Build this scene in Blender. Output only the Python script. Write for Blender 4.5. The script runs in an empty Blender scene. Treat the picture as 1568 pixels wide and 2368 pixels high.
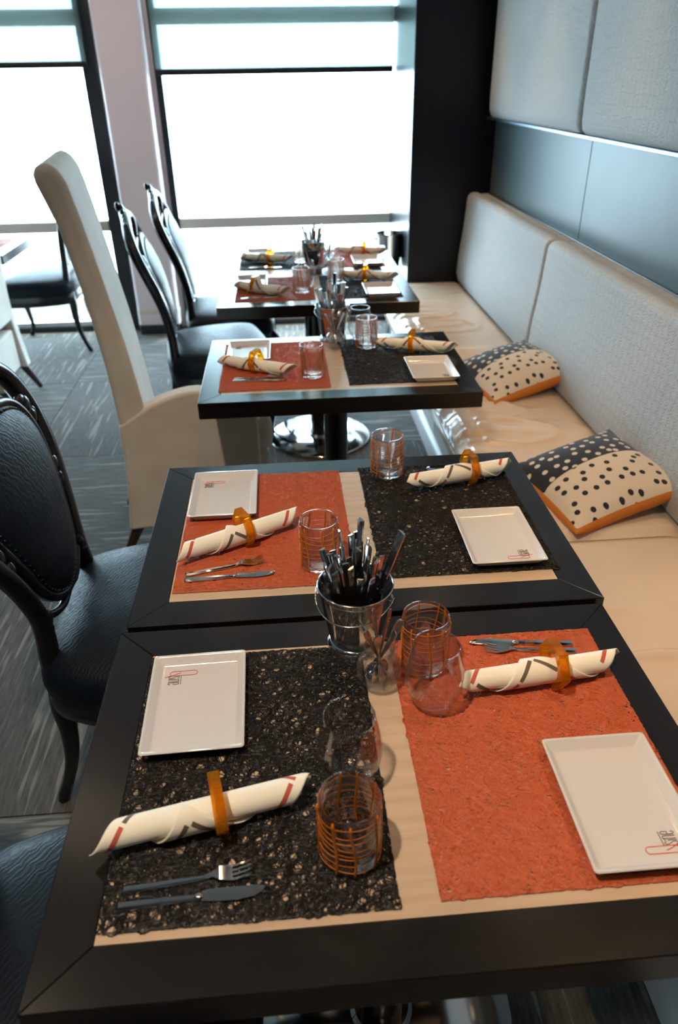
import bpy, math, random
import numpy as np
from mathutils import Vector, Matrix

# ------------------------------------------------------------------ camera, world, lights, exposure
SC = bpy.context.scene
COL = SC.collection
TZ = 0.74                                   # height of the table tops above the floor
SC.view_settings.view_transform = 'Standard'
SC.view_settings.look = 'None'
SC.view_settings.exposure = 0.0
SC.view_settings.gamma = 1.0
SC.view_settings.use_curve_mapping = False

F_PX, YAW, PITCH, ROLL = 1655.45, 0.0704, 0.5482, -0.0163
CAM = Vector((0.3117, -0.3806, 0.815 + TZ))
cam = bpy.data.cameras.new('camera')
cam.sensor_fit = 'VERTICAL'
cam.sensor_height = 36.0
cam.sensor_width = 36.0
cam.lens = F_PX / 2368 * 36.0
cam.clip_start = 0.02
cam.clip_end = 3000
cam.dof.use_dof = True
cam.dof.focus_distance = 1.28
cam.dof.aperture_fstop = 4.0
co = bpy.data.objects.new('camera', cam)
COL.objects.link(co)
fw = Vector((math.sin(YAW) * math.cos(PITCH), math.cos(YAW) * math.cos(PITCH), -math.sin(PITCH)))
r0 = Vector((math.cos(YAW), -math.sin(YAW), 0))
u0 = r0.cross(fw)
rr = r0 * math.cos(ROLL) + u0 * math.sin(ROLL)
uu = u0 * math.cos(ROLL) - r0 * math.sin(ROLL)
co.matrix_world = Matrix(((rr.x, uu.x, -fw.x, CAM.x), (rr.y, uu.y, -fw.y, CAM.y), (rr.z, uu.z, -fw.z, CAM.z), (0, 0, 0, 1)))
SC.camera = co

W = bpy.data.worlds.new('sky')
W.use_nodes = True
SC.world = W
bg = W.node_tree.nodes['Background']
bg.inputs['Color'].default_value = (0.59, 0.82, 1.0, 1)
bg.inputs['Strength'].default_value = 23.0
SC.cycles.transparent_max_bounces = 32
SC.cycles.max_bounces = 10

sun = bpy.data.lights.new('sun', 'SUN')
sun.energy = 14.0
sun.angle = 0.01
sun.color = (1.0, 0.93, 0.82)
so = bpy.data.objects.new('sun', sun)
COL.objects.link(so)
so.rotation_euler = Vector((0.16, 0.22, 1.0)).to_track_quat('Z', 'Y').to_euler()

# unseen ceiling downlights, some of them added as fill: x, y, energy, colour, cone (deg), aim
CEIL = 2.66
WARM = (1.0, 0.60, 0.28)
SOFT = (1.0, 0.80, 0.60)
UNSEEN_DOWNLIGHTS = [
    (-0.10, -0.10, 30, SOFT, 100, (0.40, 0.40, 0.74)),  # added spot, stands in for a camera flash on the near table
    (1.14, 0.35, 11, WARM, 48, (1.14, 0.35, 0)),
    (1.14, 1.25, 10, WARM, 46, (1.14, 1.25, 0)),
    (1.14, 2.15, 10, WARM, 46, (1.14, 2.15, 0)),
    (1.14, 3.00, 10, WARM, 46, (1.14, 3.00, 0)),
    (1.14, 3.75, 10, WARM, 46, (1.14, 3.75, 0)),
    (-0.65, 1.6, 2, SOFT, 90, (-0.5, 1.7, 0.3)),
    (0.45, 1.35, 4, WARM, 70, (0.45, 1.35, 0)),
    (0.45, -0.70, 2, SOFT, 70, (0.45, -0.70, 0)),  # added for glints in glass and steel
    (-0.95, -0.40, 1.5, SOFT, 70, (-0.95, -0.40, 0)),  # weak extra lamp, added for glints
    (-0.70, 0.70, 1.5, SOFT, 70, (-0.70, 0.70, 0)),  # another lamp added for highlights only
    (0.45, 2.40, 3, WARM, 70, (0.45, 2.40, 0)),  # added lamp, gives highlights on the glassware
    (-0.15, 3.20, 9, (1.0, .82, .74), 100, (-0.40, 4.60, 0.9)),  # added fill aimed at the pillar and window frames
    (-1.60, 3.00, 9, (1.0, .82, .74), 100, (-1.20, 4.40, 0.7)),  # added fill for the left window side
]

# ------------------------------------------------------------------ helpers
PI = math.pi
rnd = random.Random(7)


class MB:
    """collects geometry for one mesh"""
    def __init__(s):
        s.v = []; s.f = []

    def add(s, v, f):
        o = len(s.v)
        s.v += [tuple(map(float, p)) for p in v]
        s.f += [tuple(i + o for i in q) for q in f]
        return s

    def box(s, x0, x1, y0, y1, z0, z1):
        return s.add([(x0, y0, z0), (x1, y0, z0), (x1, y1, z0), (x0, y1, z0), (x0, y0, z1), (x1, y0, z1), (x1, y1, z1), (x0, y1, z1)],
                     [(3, 2, 1, 0), (4, 5, 6, 7), (0, 1, 5, 4), (1, 2, 6, 5), (2, 3, 7, 6), (3, 0, 4, 7)])

    def prism(s, poly, a0, a1, axis='y'):
        n = len(poly)
        def P(p, a):
            return {'y': (p[0], a, p[1]), 'z': (p[0], p[1], a), 'x': (a, p[0], p[1])}[axis]
        v = [P(p, a0) for p in poly] + [P(p, a1) for p in poly]
        f = [tuple(range(n)), tuple(range(2 * n - 1, n - 1, -1))] + [((i + 1) % n, i, n + i, n + (i + 1) % n) for i in range(n)]
        return s.add(v, f)

    def lathe(s, prof, n=32, c=(0, 0, 0)):
        v = []; f = []
        idx = []
        for (r, z) in prof:
            if r < 1e-6:
                idx.append([len(v)]); v.append((c[0], c[1], c[2] + z))
            else:
                idx.append(list(range(len(v), len(v) + n)))
                v += [(c[0] + r * math.cos(2 * PI * k / n), c[1] + r * math.sin(2 * PI * k / n), c[2] + z) for k in range(n)]
        for a, b in zip(idx[:-1], idx[1:]):
            for k in range(n):
                k2 = (k + 1) % n
                if len(a) == 1 and len(b) == 1:
                    continue
                if len(a) == 1:
                    f.append((a[0], b[k2], b[k]))
                elif len(b) == 1:
                    f.append((a[k], a[k2], b[0]))
                else:
                    f.append((a[k], a[k2], b[k2], b[k]))
        return s.add(v, f)

    def tube(s, pts, rad, n=8, closed=False, caps=True, flat=None, up=None):
        """swept tube; rad scalar, list, or list of (a,b) half sizes; flat = (ka,kb) multipliers of the two axes"""
        P = np.array(pts, float); m = len(P)
        if not hasattr(rad, '__len__'):
            rad = [rad] * m
        T = np.zeros_like(P)
        if closed:
            T = np.roll(P, -1, 0) - np.roll(P, 1, 0)
        else:
            T[1:-1] = P[2:] - P[:-2]; T[0] = P[1] - P[0]; T[-1] = P[-1] - P[-2]
        T /= np.maximum(np.linalg.norm(T, axis=1), 1e-9)[:, None]
        if up is None:
            up = np.array([0, 0, 1.0]) if abs(T[0][2]) < .9 else np.array([1.0, 0, 0])
        up = np.array(up, float)
        v = []; N = up - T[0] * (up @ T[0]); N /= np.linalg.norm(N)
        ka, kb = flat or (1, 1)
        for i in range(m):
            N = N - T[i] * (N @ T[i]); N /= max(np.linalg.norm(N), 1e-9)
            B = np.cross(T[i], N)
            ra, rb = rad[i] if hasattr(rad[i], '__len__') else (rad[i], rad[i])
            for k in range(n):
                a = 2 * PI * (k + .5) / n
                v.append(P[i] + N * math.cos(a) * ra * ka + B * math.sin(a) * rb * kb)
        f = []
        for i in range(m if closed else m - 1):
            j = (i + 1) % m
            for k in range(n):
                k2 = (k + 1) % n
                f.append((i * n + k, i * n + k2, j * n + k2, j * n + k))
        if caps and not closed:
            f.append(tuple(range(n - 1, -1, -1)))
            f.append(tuple((m - 1) * n + k for k in range(n)))
        return s.add(v, f)

    def loft(s, rings, cap0=True, cap1=True):
        n = len(rings[0]); v = [p for r in rings for p in r]; f = []
        for i in range(len(rings) - 1):
            for k in range(n):
                k2 = (k + 1) % n
                f.append((i * n + k, i * n + k2, (i + 1) * n + k2, (i + 1) * n + k))
        if cap0: f.append(tuple(range(n - 1, -1, -1)))
        if cap1: f.append(tuple((len(rings) - 1) * n + k for k in range(n)))
        return s.add(v, f)

    def ellipsoid(s, c, r, n=10, m=6):
        prof = [(math.sin(PI * i / m), -math.cos(PI * i / m)) for i in range(m + 1)]
        t = MB().lathe([(max(a, 0) if 0 < i < m else 0, b) for i, (a, b) in enumerate(prof)], n)
        return s.add([(c[0] + p[0] * r[0], c[1] + p[1] * r[1], c[2] + p[2] * r[2]) for p in t.v], t.f)

    def mesh(s, name, smooth=None):
        me = bpy.data.meshes.new(name)
        me.from_pydata(s.v, [], s.f)
        me.update()
        if smooth is not None:
            me.polygons.foreach_set('use_smooth', [True] * len(me.polygons))
            if smooth < 179:
                me.set_sharp_from_angle(angle=math.radians(smooth))
        return me

    def build(s, name, mat, parent=None, smooth=None, bevel=0, seg=2, loc=None, subd=0):
        return link(name, s.mesh(name, smooth), mat, parent, bevel, seg, loc, subd)


def link(name, me, mat, parent=None, bevel=0, seg=2, loc=None, subd=0):
    o = bpy.data.objects.new(name, me)
    COL.objects.link(o)
    if mat is not None and not me.materials:
        me.materials.append(mat)
    if parent is not None:
        o.parent = parent
    if loc is not None:
        o.location = loc
    if bevel:
        b = o.modifiers.new('bevel', 'BEVEL')
        b.width = bevel; b.segments = seg; b.limit_method = 'ANGLE'; b.angle_limit = math.radians(35)
        b.harden_normals = False
    if subd:
        b = o.modifiers.new('subd', 'SUBSURF'); b.levels = subd; b.render_levels = subd
    return o


def tag(o, label, cat, group=None, kind=None):
    if label: o['label'] = label
    if cat: o['category'] = cat
    if group: o['group'] = group
    if kind: o['kind'] = kind
    return o


def thing(name, label, cat, loc=(0, 0, 0), rotz=0, group=None, kind=None):
    o = bpy.data.objects.new(name, None)
    COL.objects.link(o)
    o.location = loc; o.rotation_euler = (0, 0, rotz)
    o.empty_display_size = 0.05
    return tag(o, label, cat, group, kind)


def dup(o, label=None, loc=None, rotz=None, group=None, parent=None):
    c = o.copy()
    COL.objects.link(c)
    if parent is not None:
        c.parent = parent
    for ch in list(o.children):
        dup(ch, parent=c)
    if label: c['label'] = label
    if group: c['group'] = group
    if loc is not None: c.location = loc
    if rotz is not None: c.rotation_euler = (c.rotation_euler[0], c.rotation_euler[1], rotz)
    return c


def struct(o, label=None):
    o['kind'] = 'structure'
    if label: o['label'] = label
    return o


def spline(pts, n=8, closed=False):
    """Catmull-Rom through points of any dimension"""
    P = np.array(pts, float); m = len(P); out = []
    rng = range(m) if closed else range(m - 1)
    for i in rng:
        if closed:
            a, b, c, d = P[(i - 1) % m], P[i], P[(i + 1) % m], P[(i + 2) % m]
        else:
            a, b, c, d = P[max(i - 1, 0)], P[i], P[i + 1], P[min(i + 2, m - 1)]
        for k in range(n):
            t = k / n
            out.append(.5 * ((2 * b) + (c - a) * t + (2 * a - 5 * b + 4 * c - d) * t * t + (3 * b - a - 3 * c + d) * t ** 3))
    if not closed:
        out.append(P[-1])
    return [tuple(p) for p in out]


def rrect(hx, hy, r, n=4):
    out = []
    for cx, cy, a0 in ((hx - r, hy - r, 0), (-hx + r, hy - r, 90), (-hx + r, -hy + r, 180), (hx - r, -hy + r, 270)):
        for k in range(n + 1):
            a = math.radians(a0 + 90 * k / n)
            out.append((cx + r * math.cos(a), cy + r * math.sin(a)))
    return out


# ------------------------------------------------------------------ materials
def mat(name, color=(.5, .5, .5), rough=.5, metal=0, spec=None, coat=0, trans=0, ior=None, sheen=0):
    m = bpy.data.materials.new(name)
    m.use_nodes = True
    b = m.node_tree.nodes['Principled BSDF']
    b.inputs['Base Color'].default_value = (*color, 1)
    b.inputs['Roughness'].default_value = rough
    b.inputs['Metallic'].default_value = metal
    if spec is not None: b.inputs['Specular IOR Level'].default_value = spec
    if coat: b.inputs['Coat Weight'].default_value = coat; b.inputs['Coat Roughness'].default_value = .08
    if trans: b.inputs['Transmission Weight'].default_value = trans
    if ior: b.inputs['IOR'].default_value = ior
    if sheen: b.inputs['Sheen Weight'].default_value = sheen
    return m


class NT:
    def __init__(s, m):
        s.t = m.node_tree; s.n = s.t.nodes; s.l = s.t.links; s.b = s.n.get('Principled BSDF')

    def node(s, typ, **kw):
        o = s.n.new(typ)
        for k, v in kw.items():
            if k in o.inputs: o.inputs[k].default_value = v
            else: setattr(o, k, v)
        return o

    def coords(s, scale=(1, 1, 1), out='Object', rot=(0, 0, 0), loc=(0, 0, 0)):
        c = s.node('ShaderNodeTexCoord'); mp = s.node('ShaderNodeMapping')
        mp.inputs['Scale'].default_value = scale; mp.inputs['Rotation'].default_value = rot; mp.inputs['Location'].default_value = loc
        s.l.new(c.outputs[out], mp.inputs['Vector'])
        return mp.outputs['Vector']

    def noise(s, vec, scale=5, detail=3, rough=.5, dist=0):
        o = s.node('ShaderNodeTexNoise', Scale=scale, Detail=detail, Roughness=rough, Distortion=dist)
        s.l.new(vec, o.inputs['Vector'])
        return o.outputs['Fac']

    def voronoi(s, vec, scale=5, feature='F1', rand=1.0, out='Distance'):
        o = s.node('ShaderNodeTexVoronoi', feature=feature, Scale=scale, Randomness=rand)
        s.l.new(vec, o.inputs['Vector'])
        return o.outputs[out]

    def ramp(s, fac, stops, interp='LINEAR'):
        o = s.node('ShaderNodeValToRGB')
        o.color_ramp.interpolation = interp
        e = o.color_ramp.elements
        while len(e) < len(stops): e.new(.5)
        for x, (p, c) in zip(e, stops):
            x.position = p
            x.color = (*c, 1) if len(c) == 3 else c
        s.l.new(fac, o.inputs['Fac'])
        return o.outputs['Color']

    def math(s, op, a, b=None):
        o = s.node('ShaderNodeMath', operation=op)
        for i, x in enumerate((a, b)):
            if x is None: continue
            if hasattr(x, 'is_output') or hasattr(x, 'links'): s.l.new(x, o.inputs[i])
            else: o.inputs[i].default_value = x
        return o.outputs[0]

    def bump(s, h, strength=.3, dist=.001):
        o = s.node('ShaderNodeBump', Strength=strength, Distance=dist)
        s.l.new(h, o.inputs['Height'])
        s.l.new(o.outputs['Normal'], s.b.inputs['Normal'])
        return o

    def col(s, c): s.l.new(c, s.b.inputs['Base Color'])
    def rough(s, c): s.l.new(c, s.b.inputs['Roughness'])


def m_wood(name, c0, c1, rough, length_scale=(3, 90, 90), bump=.35, spec=.5):
    m = mat(name, c0, rough, spec=spec); t = NT(m)
    v = t.coords(length_scale)
    n = t.noise(v, 4, 5, .6)
    t.col(t.ramp(n, [(.35, c0), (.7, c1)]))
    t.bump(n, bump, .0004)
    return m


M = {}
M['wood'] = m_wood('dark_oak', (.0035, .003, .003), (.011, .0075, .006), .22, bump=.32, spec=.5)
M['inlay'] = m_wood('pale_maple', (.50, .36, .245), (.58, .43, .30), .26, (2, 18, 18), .02)
M['black_gloss'] = mat('black_gloss', (.006, .006, .008), .18)
M['black_carved'] = mat('black_lacquer', (.006, .006, .008), .26, spec=.4)
M['steel'] = mat('polished_steel', (.62, .61, .60), .12, 1)
M['base_steel'] = mat('base_steel', (.60, .61, .62), .10, 1)
M['dark_metal'] = mat('dark_metal', (.03, .035, .04), .35, .6)
M['porcelain'] = mat('porcelain', (.62, .60, .59), .10, coat=.4)
M['print_red'] = mat('print_red', (.62, .05, .04), .4)
M['print_grey'] = mat('print_grey', (.09, .07, .08), .4)
M['napkin'] = mat('napkin_cloth', (.86, .82, .69), .8, sheen=.2)
t = NT(M['napkin']); t.bump(t.noise(t.coords((900, 900, 900)), 1, 2), .15, .0004)
M['stripe_red'] = mat('stripe_red', (.50, .09, .06), .75)
M['stripe_olive'] = mat('stripe_olive', (.13, .10, .065), .75)
M['mat_black'] = mat('strand_black', (.005, .004, .004), .34, spec=.28)
M['mat_red'] = mat('strand_red', (.47, .090, .028), .42)
M['cream_fabric'] = mat('cream_chair_fabric', (.60, .52, .43), .85, sheen=.3)
t = NT(M['cream_fabric']); v = t.coords((1, 1, 1)); n = t.noise(v, 260, 3); t.bump(n, .25, .0008)
t.col(t.ramp(t.noise(v, 9, 4), [(.3, (.59, .53, .45)), (.7, (.68, .62, .54))]))
M['leg_dark'] = mat('dark_leg_wood', (.03, .014, .009), .3)


def m_leather_black():
    m = mat('black_leather', (.004, .008, .014), .38, spec=.15); t = NT(m)
    v = t.coords((1, 1, 1), rot=(0, 0, .6))
    w = t.node('ShaderNodeTexWave', Scale=34, Distortion=9, Detail=3)
    w.inputs['Detail Scale'].default_value = 1.4
    t.l.new(v, w.inputs['Vector'])
    n = t.noise(v, 120, 3)
    h = t.math('ADD', w.outputs['Fac'], t.math('MULTIPLY', n, .6))
    t.bump(h, .22, .0014)
    t.rough(t.ramp(n, [(.3, (.38,) * 3), (.7, (.55,) * 3)]))
    return m


M['leather_black'] = m_leather_black()


def m_leather_cream():
    m = mat('cream_leather', (.60, .49, .38), .27, coat=.25); t = NT(m)
    v = t.coords((1, 1, 1)); t.bump(t.voronoi(v, 420), .12, .0006)
    t.col(t.ramp(t.noise(v, 3, 3), [(.3, (.57, .46, .355)), (.7, (.65, .53, .41))]))
    return m


M['leather_cream'] = m_leather_cream()
M['bench_front'] = mat('bench_front_white', (.56, .55, .53), .4)


def m_brocade():
    m = mat('embossed_upholstery', (.56, .53, .47), .75, sheen=.2); t = NT(m)
    cc = t.node('ShaderNodeTexCoord'); s3 = t.node('ShaderNodeSeparateXYZ'); cb_ = t.node('ShaderNodeCombineXYZ')
    t.l.new(cc.outputs['Object'], s3.inputs[0]); t.l.new(s3.outputs['Y'], cb_.inputs['X']); t.l.new(s3.outputs['Z'], cb_.inputs['Y'])
    v = cb_.outputs[0]
    ve = t.node('ShaderNodeTexVoronoi', voronoi_dimensions='2D', feature='DISTANCE_TO_EDGE', Scale=30, Randomness=.38)
    vor = t.node('ShaderNodeTexVoronoi', voronoi_dimensions='2D', feature='F1', Scale=30, Randomness=.38)
    t.l.new(v, vor.inputs['Vector']); t.l.new(v, ve.inputs['Vector'])
    d = ve.outputs['Distance']
    sub = t.node('ShaderNodeVectorMath', operation='SUBTRACT')
    t.l.new(v, sub.inputs[0]); t.l.new(vor.outputs['Position'], sub.inputs[1])
    sp = t.node('ShaderNodeSeparateXYZ'); t.l.new(sub.outputs[0], sp.inputs[0])
    ang = t.math('ARCTAN2', sp.outputs['Y'], sp.outputs['X'])
    rays = t.math('SINE', t.math('MULTIPLY', ang, 11.0))
    edge = t.ramp(d, [(.0, (0, 0, 0)), (.09, (1, 1, 1))])
    h = t.math('ADD', t.math('MULTIPLY', edge, .55), t.math('MULTIPLY', rays, .42))
    h = t.math('ADD', h, t.math('MULTIPLY', t.noise(v, 330, 2), .35))
    t.bump(h, .55, .0022)
    t.col(t.ramp(edge, [(0, (.355, .37, .365)), (1, (.405, .42, .415))]))
    return m


M['brocade'] = m_brocade()
M['glass_grey'] = mat('grey_lacquered_panel', (.135, .155, .155), .38, spec=.22)
t = NT(M['glass_grey']); t.col(t.ramp(t.noise(t.coords((1, 1, 1)), 5, 3), [(.3, (.090, .128, .138)), (.7, (.100, .140, .150))]))
M['dark_wall'] = mat('dark_panelling', (.003, .0045, .009), .30, spec=.3)
M['alu'] = mat('brushed_trim', (.26, .34, .46), .32, 1)
M['wall_warm'] = mat('warm_wall_paint', (.16, .14, .125), .7)
t = NT(M['wall_warm']); t.bump(t.noise(t.coords((1, 1, 1)), 180, 2), .1, .001)
M['ceiling'] = mat('ceiling_paint', (.21, .205, .20), .8)
t = NT(M['ceiling']); t.bump(t.noise(t.coords((1, 1, 1)), 160, 2), .1, .001)
M['pillar'] = mat('pillar_paint', (.86, .76, .80), .35)
t = NT(M['pillar']); t.bump(t.noise(t.coords((20, 20, 60)), 4, 3), .05, .001)
M['frame_dark'] = mat('window_frame_dark', (.016, .020, .026), .3)
M['frame_light'] = mat('window_frame_light', (.72, .70, .64), .45)
M['white_paint'] = mat('white_paint', (.8, .8, .8), .5)
M['deck'] = mat('deck_outside', (.70, .70, .68), .7)
t = NT(M['deck']); t.col(t.ramp(t.noise(t.coords((1, 12, 1)), 3, 3), [(.3, (.66, .66, .64)), (.7, (.74, .74, .72))]))


def m_carpet():
    m = mat('carpet_pile', (.07, .07, .07), .95); t = NT(m)
    v = t.coords((46, 3.0, 1)); n = t.noise(v, 1, 2, .5)
    v2 = t.coords((130, 14, 1), loc=(3, 7, 0)); n2 = t.noise(v2, 1, 3, .6)
    big = t.noise(t.coords((9, 1.6, 1)), 1, 2)
    base = t.ramp(n2, [(.3, (.060, .056, .049)), (.7, (.135, .127, .113))])
    fl = t.ramp(t.math('ADD', n, t.math('MULTIPLY', big, .25)), [(.70, (0, 0, 0)), (.76, (1, 1, 1))])
    mx = t.node('ShaderNodeMix', data_type='RGBA')
    t.l.new(fl, mx.inputs['Factor']); t.l.new(base, mx.inputs['A']); mx.inputs['B'].default_value = (.235, .225, .20, 1)
    t.col(mx.outputs['Result'])
    w = t.node('ShaderNodeTexWave', Scale=120, Distortion=.6); t.l.new(t.coords((1, .02, 1)), w.inputs['Vector'])
    t.bump(t.math('ADD', w.outputs['Fac'], t.noise(t.coords((1, 1, 1)), 500, 2)), .6, .003)
    return m


M['carpet'] = m_carpet()


def m_clear(name, tint=(1, 1, 1), refr=0.0, ior=1.47, rtint=None, gl=1.0, rough=0.0, edge=1.0):
    """clear glass: straight transmission + Fresnel gloss, optionally part true refraction"""
    m = bpy.data.materials.new(name); m.use_nodes = True
    nt = m.node_tree; nt.nodes.clear()
    out = nt.nodes.new('ShaderNodeOutputMaterial')
    tr = nt.nodes.new('ShaderNodeBsdfTransparent'); tr.inputs['Color'].default_value = (*tint, 1)
    if edge < 1:
        lw0 = nt.nodes.new('ShaderNodeLayerWeight'); lw0.inputs['Blend'].default_value = .5
        p0 = nt.nodes.new('ShaderNodeMath'); p0.operation = 'POWER'; p0.inputs[1].default_value = 3.0
        mc = nt.nodes.new('ShaderNodeMix'); mc.data_type = 'RGBA'
        mc.inputs['A'].default_value = (*tint, 1); mc.inputs['B'].default_value = (tint[0] * edge, tint[1] * edge, tint[2] * edge, 1)
        nt.links.new(lw0.outputs['Facing'], p0.inputs[0]); nt.links.new(p0.outputs[0], mc.inputs['Factor']); nt.links.new(mc.outputs['Result'], tr.inputs['Color'])
    body = tr.outputs[0]
    if refr:
        rf = nt.nodes.new('ShaderNodeBsdfRefraction'); rf.inputs['Color'].default_value = (*(rtint or tint), 1)
        rf.inputs['IOR'].default_value = ior; rf.inputs['Roughness'].default_value = rough
        mx = nt.nodes.new('ShaderNodeMixShader'); mx.inputs['Fac'].default_value = refr
        nt.links.new(tr.outputs[0], mx.inputs[1]); nt.links.new(rf.outputs[0], mx.inputs[2])
        body = mx.outputs[0]
    g = nt.nodes.new('ShaderNodeBsdfGlossy'); g.inputs['Roughness'].default_value = .02; g.inputs['Color'].default_value = (gl, gl, gl, 1)
    lw = nt.nodes.new('ShaderNodeLayerWeight'); lw.inputs['Blend'].default_value = .5
    pw_ = nt.nodes.new('ShaderNodeMath'); pw_.operation = 'POWER'; pw_.inputs[1].default_value = 4.0
    fr = nt.nodes.new('ShaderNodeMath'); fr.operation = 'MULTIPLY_ADD'; fr.inputs[1].default_value = .80; fr.inputs[2].default_value = ((ior - 1) / (ior + 1)) ** 2
    nt.links.new(lw.outputs['Facing'], pw_.inputs[0]); nt.links.new(pw_.outputs[0], fr.inputs[0])
    mx = nt.nodes.new('ShaderNodeMixShader')
    nt.links.new(fr.outputs[0], mx.inputs[0]); nt.links.new(body, mx.inputs[1]); nt.links.new(g.outputs[0], mx.inputs[2])
    nt.links.new(mx.outputs[0], out.inputs['Surface'])
    return m


M['glass_thin'] = m_clear('clear_thin_glass', (.975, .975, .98), 0, 1.62, edge=.72)
M['glass_rim'] = m_clear('glass_rim', (.9, .91, .92), 0, 2.1)
M['glass_jar'] = m_clear('clear_jar_glass', (.97, .98, .98), .12, 1.55, edge=.86)
M['glass_tumbler'] = m_clear('amber_tinged_glass', (.988, .955, .93), .35, 1.5, (.985, .935, .89))
M['thread'] = mat('amber_glass_thread', (.58, .16, .008), .12)
M['amber'] = m_clear('amber_acrylic', (1.0, .64, .09), .45, 1.49, (1.0, .60, .06))
_m = M['amber'].node_tree
_out = _m.nodes['Material Output']; _src = _out.inputs['Surface'].links[0].from_socket
_tl = _m.nodes.new('ShaderNodeBsdfTranslucent'); _tl.inputs['Color'].default_value = (1.0, .48, .02, 1)
_df = _m.nodes.new('ShaderNodeBsdfDiffuse'); _df.inputs['Color'].default_value = (.95, .42, .015, 1)
_m1 = _m.nodes.new('ShaderNodeMixShader'); _m1.inputs[0].default_value = .5
_m2 = _m.nodes.new('ShaderNodeMixShader'); _m2.inputs[0].default_value = .20
_m.links.new(_tl.outputs[0], _m1.inputs[1]); _m.links.new(_df.outputs[0], _m1.inputs[2])
_m.links.new(_src, _m2.inputs[1]); _m.links.new(_m1.outputs[0], _m2.inputs[2]); _m.links.new(_m2.outputs[0], _out.inputs['Surface'])
M['pane'] = m_clear('window_pane', (.97, .985, .98), 0, 1.45)


def m_blind():
    m = bpy.data.materials.new('blind_mesh'); m.use_nodes = True
    nt = m.node_tree; nt.nodes.clear()
    out = nt.nodes.new('ShaderNodeOutputMaterial')
    tr = nt.nodes.new('ShaderNodeBsdfTransparent'); tr.inputs['Color'].default_value = (.38, .42, .405, 1)
    df = nt.nodes.new('ShaderNodeBsdfDiffuse'); df.inputs['Color'].default_value = (.5, .55, .53, 1)
    tl = nt.nodes.new('ShaderNodeBsdfTranslucent'); tl.inputs['Color'].default_value = (.25, .29, .28, 1)
    m1 = nt.nodes.new('ShaderNodeMixShader'); m1.inputs[0].default_value = .8
    m2 = nt.nodes.new('ShaderNodeMixShader'); m2.inputs[0].default_value = .30
    nt.links.new(df.outputs[0], m1.inputs[1]); nt.links.new(tl.outputs[0], m1.inputs[2])
    nt.links.new(tr.outputs[0], m2.inputs[1]); nt.links.new(m1.outputs[0], m2.inputs[2])
    nt.links.new(m2.outputs[0], out.inputs['Surface'])
    return m


M['blind'] = m_blind()


def m_dots(name, base, dot, scale, thr):
    m = mat(name, base, .85, sheen=.15); t = NT(m)
    v = t.coords((1, 1, 0))
    vn = t.node('ShaderNodeTexVoronoi', voronoi_dimensions='2D', feature='F1', Scale=scale, Randomness=.62)
    t.l.new(v, vn.inputs['Vector'])
    d = vn.outputs['Distance']
    c = t.ramp(d, [(thr - .015, dot), (thr + .015, base)])
    t.col(c)
    t.bump(t.noise(t.coords((1, 1, 1)), 450, 2), .2, .0005)
    return m


M['pillow_black'] = m_dots('black_cloth_cream_dots', (.012, .013, .018), (.62, .54, .43), 27, .22)
M['pillow_cream'] = m_dots('cream_cloth_black_dots', (.64, .55, .44), (.012, .012, .018), 25, .20)
M['orange'] = mat('orange_cloth', (.62, .20, .025), .8)
t = NT(M['orange']); t.bump(t.noise(t.coords((1, 1, 1)), 450, 2), .2, .0005)

# ------------------------------------------------------------------ the room
X0, X1, Y0, Y1 = -3.457, 1.56, -3.2, 4.90
# floor of carpet tiles one metre square, the pile turned in alternate tiles
fl = MB().box(X0, X1, Y0, Y1, -.10, -.008).build('floor', M['carpet'])
struct(fl, 'dark grey carpet tile floor')
tile = MB().box(-.498, .498, -.498, .498, -.006, .0).mesh('carpet_tile')
tile.materials.append(M['carpet'])
for i in range(-3, 3):
    for j in range(-6, 3):
        cx, cy = -.957 + i + .5, 2.80 + j + .5
        if cx > 1.6: continue
        o = link('carpet_tile', tile, None, fl, loc=(cx, cy, 0))
        if (i + j) % 2: o.rotation_euler = (0, 0, PI / 2)

ce = struct(MB().box(X0, X1 + .1, Y0, Y1 + .12, CEIL, CEIL + .1).build('ceiling', M['ceiling']))
struct(MB().box(X0 - .1, X0, Y0, Y1, 0, CEIL).build('wall_left', M['wall_warm']))
struct(MB().box(X0 - .1, X1 + .1, Y0 - .1, Y0, 0, CEIL).build('wall_near', M['wall_warm']))

# right wall: core, grey lacquered panels (pieces), metal trims
wr = struct(MB().box(X1, X1 + .1, Y0, Y1, 0, CEIL).build('wall_right', M['dark_wall']))
for (a, b) in ((2.64, 4.045), (1.232, 2.636), (-.176, 1.228), (-1.6, -.18)):
    MB().box(1.53, X1 - .002, a, b, .945, 1.345).build('wall_panel', M['glass_grey'], wr, bevel=.002)
# dark partition at the end of the bench
wf = struct(MB().box(1.065, X1, 4.06, Y1 - .02, 0, CEIL).build('wall_far', M['dark_wall'], bevel=.006))
struct(MB().box(1.475, 1.555, -1.6, 4.05, 1.334, 1.348).build('trim_1', M['alu'], bevel=.003), 'thin brushed metal strip under the upper padded panels')
struct(MB().box(1.515, 1.532, -1.6, 4.05, .930, .962).build('trim_2', M['frame_dark'], bevel=.002), 'thin dark strip above the bench backrest')

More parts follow.
